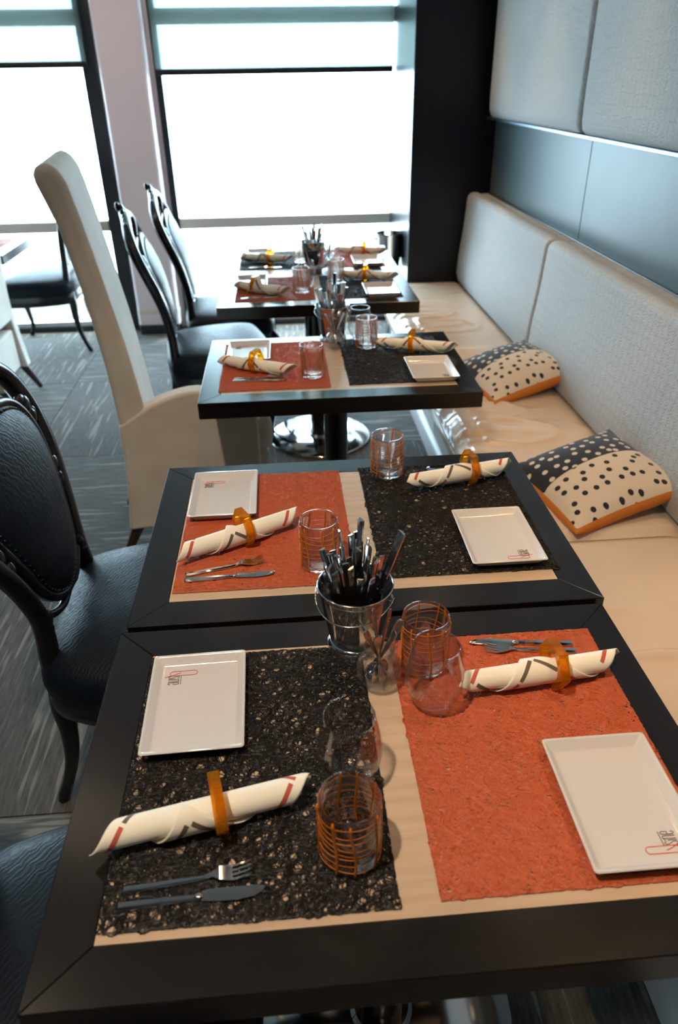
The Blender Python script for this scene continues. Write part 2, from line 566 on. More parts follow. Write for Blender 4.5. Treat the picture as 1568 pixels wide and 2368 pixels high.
# window wall: dark mullions, light transom, panes
def window(name, x0, x1, label, low=.0):
    w = thing(name, label, None, (0, 0, 0), kind='structure')
    yz = 4.88
    for (za, zb) in ((.07, .672), (.742, 1.826), (1.908, CEIL - .04)):
        MB().box(x0, x1, yz - .004, yz + .004, za, zb).build('pane', M['pane'], w)
    MB().box(x0, x1, yz - .03, yz + .03, .672, .742).build('transom', M['frame_light'], w, bevel=.006)
    MB().box(x0, x1, yz - .034, yz - .026, .768, .774).build('gasket', M['dark_metal'], w)
    MB().box(x0, x1, yz - .03, yz + .03, 1.826, 1.908).build('transom', M['frame_light'], w, bevel=.006)
    MB().box(x0, x1, yz - .04, yz + .04, 0, .035).build('bottom_rail', M['frame_dark'], w, bevel=.004)
    MB().box(x0, x1, yz - .028, yz + .028, .035, .07).build('bottom_bead', M['white_paint'], w, bevel=.004)
    MB().box(x0, x1, yz - .04, yz + .04, CEIL - .04, CEIL).build('top_rail', M['frame_dark'], w, bevel=.004)
    return w

window('window_1', -.372, 1.10, 'floor to ceiling window behind the far tables')
window('window_2', -2.42, -.835, 'floor to ceiling window at the left edge')
window('window_3', -3.45, -2.51, 'window beyond the left edge')
struct(MB().box(-.84, -.752, 4.84, 4.90, 0, CEIL).build('trim_3', M['frame_dark'], bevel=.004), 'dark upright mullion left of the pale pillar')
struct(MB().box(-.41, -.368, 4.84, 4.90, 0, CEIL).build('trim_4', M['frame_dark'], bevel=.004), 'dark slim upright mullion right of the pale pillar')
struct(MB().box(-2.51, -2.42, 4.84, 4.90, 0, CEIL).build('trim_5', M['frame_dark'], bevel=.004), 'dark mullion beyond the left edge')
struct(MB().box(-.752, -.41, 4.88, 4.90, 0, CEIL).build('wall_back', M['pillar']))
pl = struct(MB().prism([(x - .58, y + 4.80) for x, y in rrect(.142, .07, .03, 5)], .16, CEIL - .002, 'z').build('pillar', M['pillar'], smooth=40), 'pale pinkish rounded pillar between the windows')
MB().prism([(x - .58, y + 4.80) for x, y in rrect(.147, .075, .032, 5)], .135, .165, 'z').build('band', M['frame_light'], pl, smooth=40)
MB().prism([(x - .58, y + 4.80) for x, y in rrect(.144, .072, .03, 5)], .06, .135, 'z').build('lower_band', M['pillar'], pl, smooth=40)
MB().prism([(x - .58, y + 4.80) for x, y in rrect(.135, .09, .01, 3)], 0, .062, 'z').build('plinth', M['frame_dark'], pl, smooth=40)

# outside: bright deck and the sea beyond
struct(MB().box(-30, 30, 5.0, 16, -.2, -.06).build('ground_outside', M['deck']), 'sunlit open deck outside the windows')
sea = mat('sea_water', (.45, .52, .56), .25)
t = NT(sea); t.bump(t.noise(t.coords((1, 1, 1)), .3, 4), .4, .5)
struct(MB().box(-1500, 1500, 30, 2500, -20, -19).build('ground_sea', sea), 'pale sea far below the deck')
rg = thing('deck_railing', 'white deck railing outside, lost in the glare beyond the windows', 'railing', (0, 14, -.06))
for k in range(-6, 7):
    MB().lathe([(0, 0), (.03, 0), (.03, 1.05), (0, 1.05)], 10, (k * 1.6, 0, 0)).build('post', M['white_paint'], rg, smooth=40)
MB().box(-9.7, 9.7, -.04, .04, 1.05, 1.1).build('handrail', M['white_paint'], rg, bevel=.01)
for k in range(4):
    MB().box(-9.6, 9.6, -.008, .008, .18 + k * .22, .2 + k * .22).build('bar', M['white_paint'], rg)

# roller blinds
def blind(x0, x1, zb, label):
    b = thing('roller_blind', label, 'blind', ((x0 + x1) / 2, 4.80, zb), group='roller blinds on the windows')
    h = (x1 - x0) / 2
    MB().box(-h, h, -.001, .001, .03, CEIL - zb - .05).build('fabric', M['blind'], b)
    MB().prism([(y, z + .017) for y, z in rrect(.011, .017, .008, 4)], -h, h, 'x').build('bottom_bar', M['dark_metal'], b, smooth=40)
    MB().lathe([(0, -h), (.022, -h), (.022, h), (0, h)], 16).build('roller', M['dark_metal'], b, smooth=40, loc=(0, .03, CEIL - zb - .04)).rotation_euler = (0, PI / 2, 0)

blind(-.395, 1.055, TZ + .825, 'half lowered translucent roller blind on the wide right window')
blind(-2.40, -.80, TZ + .873, 'half lowered translucent roller blind on the left window')

M['lamp'] = mat('lit_lamp_lens', (1, 1, 1), .5)
M['lamp'].node_tree.nodes['Principled BSDF'].inputs['Emission Color'].default_value = (1.0, .72, .45, 1)
M['lamp'].node_tree.nodes['Principled BSDF'].inputs['Emission Strength'].default_value = 25
# unseen ceiling downlights, several fittings added only for their light
for (x, y, e, c, cone, aim) in UNSEEN_DOWNLIGHTS:
    d = thing('unseen_downlight', 'unseen recessed round downlight above the dining room, of a set partly added as fill', 'downlight', (x, y, CEIL - .03), group='recessed ceiling downlights')
    MB().lathe([(.045, 0), (.06, 0), (.06, .029), (.045, .029), (.045, 0)], 24).build('ring', M['alu'], d, smooth=40)
    MB().lathe([(0, .006), (.040, .006), (.040, .010), (0, .010)], 24).build('lamp_lens', M['lamp'], d, smooth=40)
    L = bpy.data.lights.new('downlight', 'SPOT')
    L.energy = e * 4; L.color = c; L.spot_size = math.radians(cone); L.spot_blend = .7; L.shadow_soft_size = .035
    lo = bpy.data.objects.new('lamp', L); COL.objects.link(lo); lo.parent = d
    dv = Vector(aim) - Vector((x, y, CEIL - .04))
    lo.location = (0, 0, -.01); lo.rotation_euler = dv.to_track_quat('-Z', 'Y').to_euler()

# ------------------------------------------------------------------ banquette
BY = [4.05, 2.625, 1.205, -.22, -1.6]
names = ['far', 'middle', 'near', 'nearest']
pl = thing('bench_base', 'pale wall bench base running under the seat cushions', 'bench', (0, 0, 0))
for a, b in zip(BY[1:], BY[:-1]):
    MB().box(.975, 1.50, a + .002, b - .002, .10, .345).build('front_panel', M['bench_front'], pl, bevel=.008)
MB().prism([(.955, 0), (1.5, 0), (1.5, .10), (.985, .10), (.965, .092), (.955, .08)], BY[-1], BY[0], 'y').build('plinth', M['bench_front'], pl, smooth=40)


def seat_cushion(y0, y1, seed):
    """leather seat with gathers running in from the front edge"""
    rg = np.random.RandomState(seed)
    nx, ny = 64, 320
    hx0, hx1 = .885, 1.385
    xs = np.linspace(0, 1, nx); ys = np.linspace(0, 1, ny)
    Yw = y0 + .003 + (y1 - y0 - .006) * ys
    U, V = np.meshgrid(xs, ys, indexing='ij')
    Xw = hx0 + (hx1 - hx0) * U
    YW = np.broadcast_to(Yw, U.shape)
    e = np.minimum(V, 1 - V) * (y1 - y0)
    top = .468 - .02 * np.exp(-(e / .02) ** 2) - .035 * np.exp(-((Xw - hx0) / .022) ** 2) - .01 * np.exp(-((hx1 - Xw) / .03) ** 2)
    wr_ = np.zeros_like(U)
    for k in range(22 if seed < 5 else 9):
        yc = rg.uniform(y0 + .06, y1 - .06); wid = rg.uniform(.016, .036); ln = rg.uniform(.15, .60); sl = rg.uniform(-.12, .12); am = rg.uniform(.006, .013)
        bend = rg.uniform(-.5, .5)
        d = (YW - yc - sl * (Xw - hx0) - bend * (Xw - hx0) ** 2) / wid
        wr_ += am * np.exp(-d * d) * np.clip(1 - (Xw - hx0) / ln, 0, 1)
    for k in range(3):
        yc = rg.uniform(y0 + .25, y1 - .25); rr_ = rg.uniform(.07, .12)
        q = np.sqrt(((Xw - 1.0 - rg.uniform(0, .1)) / 1.7) ** 2 + (YW - yc) ** 2)
        wr_ += .008 * np.exp(-((q - rr_) / .016) ** 2) * (Xw > .98)
    top = top + wr_
    P = np.stack([Xw, YW, top], -1).reshape(-1, 3)
    v = [tuple(p) for p in P]
    f = [(i * ny + j, (i + 1) * ny + j, (i + 1) * ny + j + 1, i * ny + j + 1) for i in range(nx - 1) for j in range(ny - 1)]
    m = MB().add(v, f)
    # skirt down to the base
    ring = [(i, 0) for i in range(nx)] + [(nx - 1, j) for j in range(1, ny)] + [(i, ny - 1) for i in range(nx - 2, -1, -1)] + [(0, j) for j in range(ny - 2, 0, -1)]
    o = len(m.v); n = len(ring)
    for lev, (z, ins) in enumerate(((.41, -.004), (.352, .004))):
        for (i, j) in ring:
            p = P[i * ny + j]
            dx = ins if i == 0 else 0
            m.v.append((p[0] + dx, p[1], z))
    for k in range(n):
        k2 = (k + 1) % n
        a, b = ring[k][0] * ny + ring[k][1], ring[k2][0] * ny + ring[k2][1]
        m.f.append((a, o + k, o + k2, b)); m.f.append((o + k, o + n + k, o + n + k2, o + k2))
    m.f.append(tuple(o + n + k for k in range(n)))
    return m


for i, (b, a) in enumerate(zip(BY[:-1], BY[1:])):
    if a < -1: continue
    lab = ['gathered cream leather bench seat cushion beside the farthest dark partition', 'cream leather bench seat cushion carrying both dotted pillows', 'cream leather bench seat cushion beside the nearest two tables'][i]
    s_ = seat_cushion(a, b, 3 + i)
    o = s_.build('seat_cushion', M['leather_cream'], None, smooth=60)
    tag(o, lab, 'cushion', 'seat cushions of the wall bench')
    MB().tube([(.882, a + .01, .405), (.882, b - .01, .405)], .005, 8).build('piping', M['leather_cream'], o, smooth=40)


def soft_slab(cs, L, r, bulge=.0, n=10):
    """rounded padded slab: profile cs in (x,z), extruded along y by L with rounded ends"""
    C = np.array(cs, float); c = C.mean(0)
    rings = []
    for k in range(n + 1):
        a = PI / 2 * k / n
        s = 1 - r * (1 - math.sin(a)) / (np.abs(C - c).max())
        rings.append((-L / 2 + r * (1 - math.cos(a)), r * (1 - math.sin(a))))
    def inset(d):
        m = len(C); out = []
        for i in range(m):
            p, q, w = C[i - 1], C[i], C[(i + 1) % m]
            t1 = (q - p) / np.linalg.norm(q - p); t2 = (w - q) / np.linalg.norm(w - q)
            nn = np.array([-(t1 + t2)[1], (t1 + t2)[0]]); nn /= np.linalg.norm(nn)
            out.append(q + nn * d)
        return out
    R = []
    for y, d in rings:
        R.append([(p[0], y, p[1]) for p in inset(d)])
    for y, d in reversed(rings):
        R.append([(p[0], -y, p[1]) for p in inset(d)])
    return MB().loft(R)


# lower backrests: slightly raked, rounded top and ends
def arc(cx, cz, r, a0, a1, n=5):
    return [(cx + r * math.cos(math.radians(a0 + (a1 - a0) * k / n)), cz + r * math.sin(math.radians(a0 + (a1 - a0) * k / n))) for k in range(n + 1)]


back_cs = [(1.375, .47), (1.445, .47)] + arc(1.450, .945, .022, 0, 90, 4) + arc(1.432, .932, .036, 90, 172, 6) + [(1.386, .78), (1.368, .62), (1.362, .52)]
blab = ['embossed grey cream backrest cushion against the dark partition', 'long embossed backrest cushion behind the two dotted pillows', 'embossed backrest cushion cut by the right edge of the photo']
for i, (b, a) in enumerate(zip(BY[:-1], BY[1:])):
    if a < -1: continue
    o = soft_slab(back_cs, b - a - .006, .022).build('backrest_cushion', M['brocade'], None, smooth=60, loc=(0, (a + b) / 2, 0))
    tag(o, blab[i], 'cushion', 'backrest cushions of the wall bench')
    led = [(1.476, .90), (1.526, .90)] + arc(1.518, .950, .008, 0, 90, 3) + arc(1.488, .946, .012, 90, 180, 4)
    o2 = soft_slab(led, b - a - .006, .008).build('top_roll', M['brocade'], o, smooth=60)
    MB().tube([(1.474, -(b - a) / 2 + .02, .948), (1.474, (b - a) / 2 - .02, .948)], .0035, 8).build('piping', M['dark_metal'], o, smooth=40)
    if i < 3:
        pass
# upper padded wall panels
up_cs = [(1.47, 1.352), (1.556, 1.352), (1.556, 2.60), (1.47, 2.60), (1.452, 2.58), (1.448, 2.40), (1.448, 1.45), (1.450, 1.39), (1.456, 1.365)]
ulab = ['large embossed padded wall panel next to the dark partition', 'large embossed padded wall panel at the top right corner', 'embossed padded wall panel beyond the right edge']
for i, (b, a) in enumerate(((3.93, 2.60), (2.596, 1.2), (1.196, -.22))):
    o = soft_slab(up_cs, b - a - .004, .030).build('padded_wall_panel', M['brocade'], None, smooth=60, loc=(0, (a + b) / 2, 0))
    tag(o, ulab[i], 'wall panel', 'padded panels on the upper wall')

# ------------------------------------------------------------------ tables
TW, TD, TB, TH = .85, .591, .064, .051


def make_table(x0, y0, d, label, dz=0.0):
    t = thing('dining_table', label, 'table', (x0 + TW / 2, y0 + d / 2, 0), group='dark framed tables in a row')
    z1 = TZ + dz; z0 = z1 - TH
    def rail(L, pos, rz):
        m = MB()
        h = L / 2
        m.prism([(-h, 0), (h, 0), (h - TB, TB), (-h + TB, TB)], z0, z1, 'z')
        o = m.build('border_plank', M['wood'], t, bevel=.0012, seg=1)
        o.location = pos; o.rotation_euler = (0, 0, rz)
    rail(TW, (0, -d / 2, 0), 0); rail(TW, (0, d / 2, 0), PI)
    rail(d, (TW / 2, 0, 0), PI / 2); rail(d, (-TW / 2, 0, 0), -PI / 2)
    MB().box(-TW / 2 + TB + .0004, TW / 2 - TB - .0004, -d / 2 + TB + .0004, d / 2 - TB - .0004, z0 + .01, z1 - .0006).build('inlay', M['inlay'], t)
    MB().lathe([(0, z0 - .012), (.16, z0 - .012), (.16, z0 + .005), (0, z0 + .005)], 28).build('top_plate', M['black_gloss'], t, smooth=40)
    MB().lathe([(0, .012), (.041, .012), (.041, z0 - .01), (0, z0 - .01)], 28).build('column', M['black_gloss'], t, smooth=40)
    MB().lathe([(0, .001), (.245, .001), (.25, .005), (.25, .009), (.243, .014), (.06, .018), (.052, .03), (0, .03)], 48).build('base_disc', M['base_steel'], t, smooth=40)
    return t


TBL = {'A': (0, 0, TD, 0), 'B': (.009, .601, TD, .003), 'C': (.041, 1.598, TD, 0), 'D': (.028, 2.612, .575, 0), 'E': (.030, 3.192, .575, 0), 'L': (-2.06, 3.812, .61, 0)}
TLAB = {'A': 'nearest dark framed dining table, cut by the bottom edge', 'B': 'dark framed dining table pushed against the far side of the nearest one',
        'C': 'dark framed dining table standing alone in mid photo', 'D': 'dark framed dining table before the farthest one of the row',
        'E': 'farthest dark framed dining table of the row, close to the window', 'L': 'glare whitened table cut by the left edge near the window'}
for k, (x, y, d, dz) in TBL.items():
    make_table(x, y, d, TLAB[k], dz)
def tz(k): return TZ + TBL[k][3]

# ------------------------------------------------------------------ placemats: a felt of squiggly strands
def strand_mesh(name, n, seed, wx, wy, width, matl, holes=300, hr=(.003, .006)):
    rg = np.random.RandomState(seed)
    S = 11; L = .055
    p = np.stack([rg.uniform(-wx / 2, wx / 2, n), rg.uniform(-wy / 2, wy / 2, n)], -1)
    a = rg.uniform(0, 2 * PI, n); k = rg.normal(0, 70, n); dk = rg.normal(0, 16, n)
    pts = np.zeros((n, S, 3)); ang = np.zeros((n, S)); st = L / (S - 1)
    z = rg.uniform(.0006, .0022, n); ph = rg.uniform(0, 6.28, n)
    for i in range(S):
        pts[:, i, :2] = p; pts[:, i, 2] = z + .0006 * np.sin(ph + i * 1.1); ang[:, i] = a
        k = k * .9 + rg.normal(0, 28, n)
        a = a + k * st
        p = p + st * np.stack([np.cos(a), np.sin(a)], -1)
        q = p.copy()
        p[:, 0] = np.clip(p[:, 0], -wx / 2, wx / 2); p[:, 1] = np.clip(p[:, 1], -wy / 2, wy / 2)
        hit = (np.abs(q - p).max(1) > 0)
        a = np.where(hit, a + 1.7, a)
    hc = np.stack([rg.uniform(-wx / 2, wx / 2, holes), rg.uniform(-wy / 2, wy / 2, holes)], -1); hr_ = rg.uniform(hr[0], hr[1], holes)
    flat = pts.reshape(-1, 3)
    for c_, r_ in zip(hc, hr_):
        dv = flat[:, :2] - c_
        near = np.where((np.abs(dv[:, 0]) < r_) & (np.abs(dv[:, 1]) < r_))[0]
        if len(near) == 0: continue
        dd = dv[near]; L_ = np.linalg.norm(dd, axis=1) + 1e-9
        new = r_ * (.80 + .20 * L_ / r_)
        ok = L_ < r_
        flat[near[ok], :2] = c_ + dd[ok] / L_[ok, None] * new[ok, None]
    p_edge = rg.normal(0, .0007, (n, S, 2)); pts[:, :, :2] += p_edge * .4
    nrm = np.stack([-np.sin(ang), np.cos(ang)], -1)
    wv = width * rg.uniform(.7, 1.3, n)[:, None, None] / 2
    v = np.zeros((n, S, 3, 3))
    v[:, :, 0, :2] = pts[:, :, :2] + nrm * wv; v[:, :, 0, 2] = pts[:, :, 2]
    v[:, :, 1, :2] = pts[:, :, :2]; v[:, :, 1, 2] = pts[:, :, 2] + width * .5
    v[:, :, 2, :2] = pts[:, :, :2] - nrm * wv; v[:, :, 2, 2] = pts[:, :, 2]
    V = v.reshape(-1, 3)
    base = (np.arange(n) * S * 3)[:, None, None] + (np.arange(S - 1) * 3)[None, :, None]
    q1 = base + np.array([0, 1, 4, 3])[None, None, :]; q2 = base + np.array([1, 2, 5, 4])[None, None, :]
    F = np.concatenate([q1.reshape(-1, 4), q2.reshape(-1, 4)])
    F = F[:, ::-1]
    me = bpy.data.meshes.new(name)
    me.vertices.add(len(V)); me.vertices.foreach_set('co', V.ravel())
    me.loops.add(F.size); me.loops.foreach_set('vertex_index', F.ravel().astype(np.int32))
    me.polygons.add(len(F)); me.polygons.foreach_set('loop_start', np.arange(0, F.size, 4, dtype=np.int32))
    me.update(calc_edges=True); me.validate()
    me.polygons.foreach_set('use_smooth', np.ones(len(F), bool))
    me.materials.append(matl)
    return me


MX, MY = .342, .444
me_black = strand_mesh('placemat', 6600, 1, MX, MY, .00105, M['mat_black'], 900, (.003, .0075))
me_red = strand_mesh('placemat', 8600, 2, MX, MY, .00118, M['mat_red'], 700, (.002, .0055))
MATS = [('black', 'A', .236, .297, 'black tangled strand placemat on the nearest table, on its left half'),
        ('red', 'A', .626, .302, 'orange red tangled strand placemat on the nearest table, on its right half'),
        ('red', 'B', .248, .910, 'orange red strand placemat under the square plate on the second table, left half'),
        ('black', 'B', .638, .918, 'black strand placemat on the second table, beside the bench'),
        ('red', 'C', .268, 1.902, 'orange red placemat on the lone middle table'),
        ('black', 'C', .668, 1.915, 'black placemat on the lone middle table'),
        ('red', 'D', .272, 2.895, 'orange red placemat on the table before the farthest one'),
        ('black', 'D', .648, 2.895, 'black placemat on the table before the farthest one'),
        ('black', 'E', .268, 3.475, 'black placemat on the farthest table by the window'),
        ('red', 'E', .650, 3.475, 'orange red placemat on the farthest table by the window'),
        ('red', 'L', -1.46, 4.08, 'orange red placemat on the glare whitened table at the left edge')]
for c, k, x, y, lab in MATS:
    o = link('placemat', me_black if c == 'black' else me_red, None, loc=(x, y, tz(k)))
    o.rotation_euler = (0, 0, rnd.choice((0, PI)))
    if k in 'DE': o.scale = (1, .93, 1)
    tag(o, lab, 'placemat', 'strand placemats')

# ------------------------------------------------------------------ plates with the printed mark
def ribbon(pts, w, z=0.0, th=.0003):
    P = np.array(pts, float); m = len(P)
    T = np.zeros_like(P); T[1:-1] = P[2:] - P[:-2]; T[0] = P[1] - P[0]; T[-1] = P[-1] - P[-2]
    T /= np.maximum(np.linalg.norm(T, axis=1), 1e-9)[:, None]
    N = np.stack([-T[:, 1], T[:, 0]], -1) * w / 2
    v = [(*q, z) for q in (P + N)] + [(*q, z) for q in (P - N)] + [(*q, z + th) for q in (P + N)] + [(*q, z + th) for q in (P - N)]
    f = []
    for i in range(m - 1):
        a, b, c, d = i, m + i, 2 * m + i, 3 * m + i
        f += [(c, d, d + 1, c + 1), (a, c, c + 1, a + 1), (b, b + 1, d + 1, d)]
    f += [(0, m, 3 * m, 2 * m), (m - 1, 3 * m - 1, 4 * m - 1, 2 * m - 1)]
    return MB().add(v, f)


PLX, PLY, PLH = .146, .198, .019


def make_plate():
    t = thing('plate', 'x', 'plate', (0, 0, 0), group='white rectangular plates')
    R = lambda hx, hy, r, z: [(x, y, z) for x, y in rrect(hx, hy, r, 4)]
    hx, hy = PLX / 2, PLY / 2
    rings = [R(hx - .015, hy - .015, .004, .0005), R(hx - .012, hy - .012, .005, .003), R(hx - .0015, hy - .0015, .005, PLH - .0025), R(hx, hy, .005, PLH - .0012), R(hx - .0006, hy - .0006, .005, PLH),
             R(hx - .003, hy - .003, .004, PLH), R(hx - .0045, hy - .0045, .004, PLH - .001), R(hx - .0125, hy - .0125, .004, .0075), R(hx - .0155, hy - .0155, .004, .006), R(hx - .025, hy - .025, .004, .0057)]
    dish = MB().loft(rings).build('dish', M['porcelain'], t, smooth=60)
    # the mark: u runs towards -y (reading direction), v towards +x (up)
    u0, v0 = hy - .0255, -hx + .0265
    k = .000129
    def P(pts): return [(v0 + (v - 325) * k, u0 - (u - 275) * k) for u, v in pts]
    loop = []
    cu, hw = 312, 37
    for i in range(13): a = PI * i / 12; loop.append((cu + hw * math.cos(a), 618 + hw * math.sin(a)))
    for i in range(13): a = PI + PI * i / 12; loop.append((cu + hw * math.cos(a), 362 + hw * math.sin(a)))
    loop.append(loop[0])
    z = .0060
    ribbon(P(loop), .0010, z).build('printed_letter', M['print_red'], dish)
    ribbon(P(spline([(304, 455), (318, 410), (336, 372), (352, 330), (358, 300), (365, 265)], 4)), .0010, z + .0001).build('printed_letter', M['print_red'], dish)
    w = .00085
    def letter(*strokes):
        m = MB()
        for i, s in enumerate(strokes):
            b = ribbon(P(s), w, z + .00004 * i); m.add(b.v, b.f)
        m.build('printed_letter', M['print_grey'], dish)
    letter(spline([(386, 420), (384, 436), (374, 442), (362, 436), (360, 418), (366, 398), (374, 380), (384, 362), (388, 342), (384, 320), (374, 312), (362, 318), (360, 336)], 4))
    letter([(402, 312), (402, 402)], [(402, 422), (402, 436)])
    letter([(418, 312), (418, 440)], spline([(418, 418), (424, 436), (436, 441), (446, 432), (448, 410)], 4) + [(448, 312)])
    letter([(464, 376), (494, 376)], spline([(494, 376), (494, 420), (488, 438), (478, 442), (468, 436), (464, 416), (463, 376), (464, 338), (470, 318), (480, 312), (490, 318), (494, 338)], 4))
    letter([(346, 462), (496, 462)])
    return t


plate = make_plate()
PLATES = [('A', .148, .404, 0.02, 'white rectangular plate at the far left corner of the nearest table, on black strands'),
          ('A', .708, .183, PI, 'white rectangular plate cut by the right edge of the photo'),
          ('B', .155, 1.022, 0.0, 'white rectangular plate on the orange red mat of the second table'),
          ('B', .713, .797, PI, 'white rectangular plate on the black mat of the second table'),
          ('C', .182, 2.004, 0.0, 'white plate on the orange red mat of the lone middle table'),
          ('C', .764, 1.772, PI, 'white plate on the black mat of the lone middle table'),
          ('D', .165, 2.985, 0.0, 'white plate half hidden behind the fanned napkin'),
          ('D', .732, 2.770, PI, 'white plate on the black mat of the table before the farthest one'),
          ('E', .195, 3.585, 0.0, 'white plate on the black mat of the farthest table'),
          ('E', .735, 3.345, PI, 'white plate on the orange red mat of the farthest table')]
for i, (k, x, y, rz, lab) in enumerate(PLATES):
    o = plate if i == 0 else dup(plate)
    o['label'] = lab; o.location = (x, y, tz(k) + .0032); o.rotation_euler = (0, 0, rz)

# ------------------------------------------------------------------ rolled napkins and amber rings
NA = .200
NR0, NR1 = .0105, .0225
NAL = math.radians(36)
NS = NA * (math.sin(NAL) + math.cos(NAL))
NTC = NA * (math.cos(NAL) - math.sin(NAL)) / 2


def roll_point(a, b, off=0.0, flare=0.0):
    """a square sheet rolled up askew from one corner; the free corner (NA, NA) ends on top"""
    s = a * math.sin(NAL) + b * math.cos(NAL); tt = -(a * math.cos(NAL) - b * math.sin(NAL) - NTC)
    r = NR0 + (NR1 - NR0) * s / NS
    th = NS / (NR1 - NR0) * math.log(r / NR1)          # 0 at the free corner
    r += off + flare * max(0, (s - NS * .62) / (NS * .38)) ** 1.5
    return (tt, r * math.sin(th), r * math.cos(th))


def napkin_mesh(flare=0.0):
    n = 60
    m = MB(); v = []; f = []
    for i in range(n + 1):
        for j in range(n + 1):
            v.append(roll_point(NA * i / n, NA * j / n, 0, flare))
    for i in range(n):
        for j in range(n):
            f.append((i * (n + 1) + j, i * (n + 1) + j + 1, (i + 1) * (n + 1) + j + 1, (i + 1) * (n + 1) + j))
    return m.add(v, f).mesh('cloth', 179)


def stripe_mesh(edge, t0, t1, flare=0.0):
    m = MB(); d0, d1 = .0125, .0185
    v = []; k = 10
    for i in range(k + 1):
        tt = t0 + (t1 - t0) * i / k
        for d in (d0, (d0 + d1) / 2, d1):
            a, b = {'a': (NA - d, tt), 'b': (tt, NA - d), 'a0': (d, tt), 'b0': (tt, d)}[edge]
            v.append(roll_point(a, b, .0011, flare))
    f = []
    for i in range(k):
        for j in range(2):
            f.append((i * 3 + j, i * 3 + j + 1, i * 3 + j + 4, i * 3 + j + 3))
    return m.add(v, f).mesh('stripe', 179)


def stripe_set(flare):
    out = []
    for e in ('a', 'b', 'a0', 'b0'):
        k = 0; x = NA - .020 if e in 'ab' else NA - .024
        while x > .03 and k < (4 if e in 'ab' else 1):
            col = M['stripe_olive'] if (k % 2 == 0) != (e in ('a0',)) else M['stripe_red']
            me = stripe_mesh(e, x - .038, x, flare); me.materials.append(col)
            out.append(me)
            x -= .043; k += 1
    return out


cloths = {f_: (napkin_mesh(f_), stripe_set(f_)) for f_ in (0.0, .0022, .028)}


def make_napkin(k, x, y, ang, rx, label, flare=0.0022):
    o = thing('napkin', label, 'napkin', (x, y, tz(k) + NR1 + .0040), ang, group='rolled cream napkins')
    o.rotation_euler = (rx, 0, ang)
    c, st = cloths[flare]
    q = link('cloth', c, M['napkin'], o)
    sd = q.modifiers.new('solid', 'SOLIDIFY'); sd.thickness = .0014; sd.offset = 0
    for me in st:
        link('stripe', me, None, q)
    return o


NAP = [('A', .176, .202, 11.5, -5, 1, .0022, .195, 'cream rolled napkin on the black mat of the nearest table'),
       ('A', .677, .407, 6.3, -75, 1, .0, .695, 'cream rolled napkin whose tip shows through a stemless wine glass'),
       ('B', .196, .838, 27, -20, 1, .0022, .206, 'cream rolled napkin tilted across the orange red mat of the second table'),
       ('B', .695, 1.046, 12.8, -75, 1, .0, .716, 'cream rolled napkin lying in front of a knife and fork beside the bench'),
       ('C', .213, 1.835, -28, -35, 1, .0022, .209, 'cream rolled napkin on the orange red mat of the lone middle table'),
       ('C', .753, 1.972, -20, -60, 1, .0022, .736, 'cream rolled napkin on the black mat of the lone middle table'),
       ('D', .215, 2.815, -32, -35, 1, .028, .190, 'cream napkin with its fold fanned open'),
       ('D', .702, 2.985, -17, -60, 1, .0022, .690, 'cream rolled napkin on the black mat of the table before the farthest one'),
       ('E', .232, 3.415, -18, -30, 1, .0022, .250, 'cream rolled napkin on the black mat of the farthest table'),
       ('E', .722, 3.530, -12, -70, 1, .0022, .742, 'cream rolled napkin on the orange red mat of the farthest table'),
       ('L', -1.46, 4.10, 8, -40, 1, .0022, None, 'cream napkin cut by the left edge of the photo')]

# hexagonal ring
hexo = [(.041 * math.cos(math.radians(60 * k)), .041 * math.sin(math.radians(60 * k))) for k in range(6)]
def ring_mesh():
    n = 48; w = .0075
    m = MB(); v = []
    def hexr(a):
        a = (a % (PI / 3)) - PI / 6
        return .0355 / math.cos(a)
    for x in (-w, w):
        for k in range(n):
            a = 2 * PI * k / n
            R = hexr(a); v.append((x, R * math.cos(a), R * math.sin(a)))
        for k in range(n):
            a = 2 * PI * k / n
            v.append((x, .0262 * math.cos(a), .0262 * math.sin(a)))
    f = []
    for k in range(n):
        k2 = (k + 1) % n
        f += [(k, n + k, n + k2, k2), (2 * n + k, 2 * n + k2, 3 * n + k2, 3 * n + k),
              (k, k2, 2 * n + k2, 2 * n + k), (n + k, 3 * n + k, 3 * n + k2, n + k2)]
    m.add(v, f)
    return m.mesh('napkin_ring', 20)


rme = ring_mesh(); rme.materials.append(M['amber'])
RLAB = ['amber acrylic napkin ring nearest the camera', 'amber acrylic napkin ring on the napkin lying on the nearest orange red mat', 'amber acrylic napkin ring on the tilted napkin of the second table',
        'amber acrylic napkin ring in front of the fork beside the bench', 'amber napkin ring over the orange red mat of the lone middle table', 'amber napkin ring over the black mat of the lone middle table',
        'amber napkin ring on the fanned napkin', 'amber napkin ring on the black mat of the table before the farthest one', 'amber napkin ring on the black mat of the farthest table', 'amber napkin ring on the orange red mat of the farthest table']
for i, (k, x, y, ang, rx, hand, fl_, rx_x, lab) in enumerate(NAP):
    make_napkin(k, x, y, math.radians(ang), math.radians(rx), lab, fl_)
    if rx_x is not None:
        dx = rx_x - x
        a = math.radians(ang)
        o = link('napkin_ring', rme, None, loc=(rx_x, y + dx * math.tan(a), tz(k) + .0355 + .003))
        o.rotation_euler = (0, 0, a)
        tag(o, RLAB[i], 'napkin ring', 'amber napkin rings')

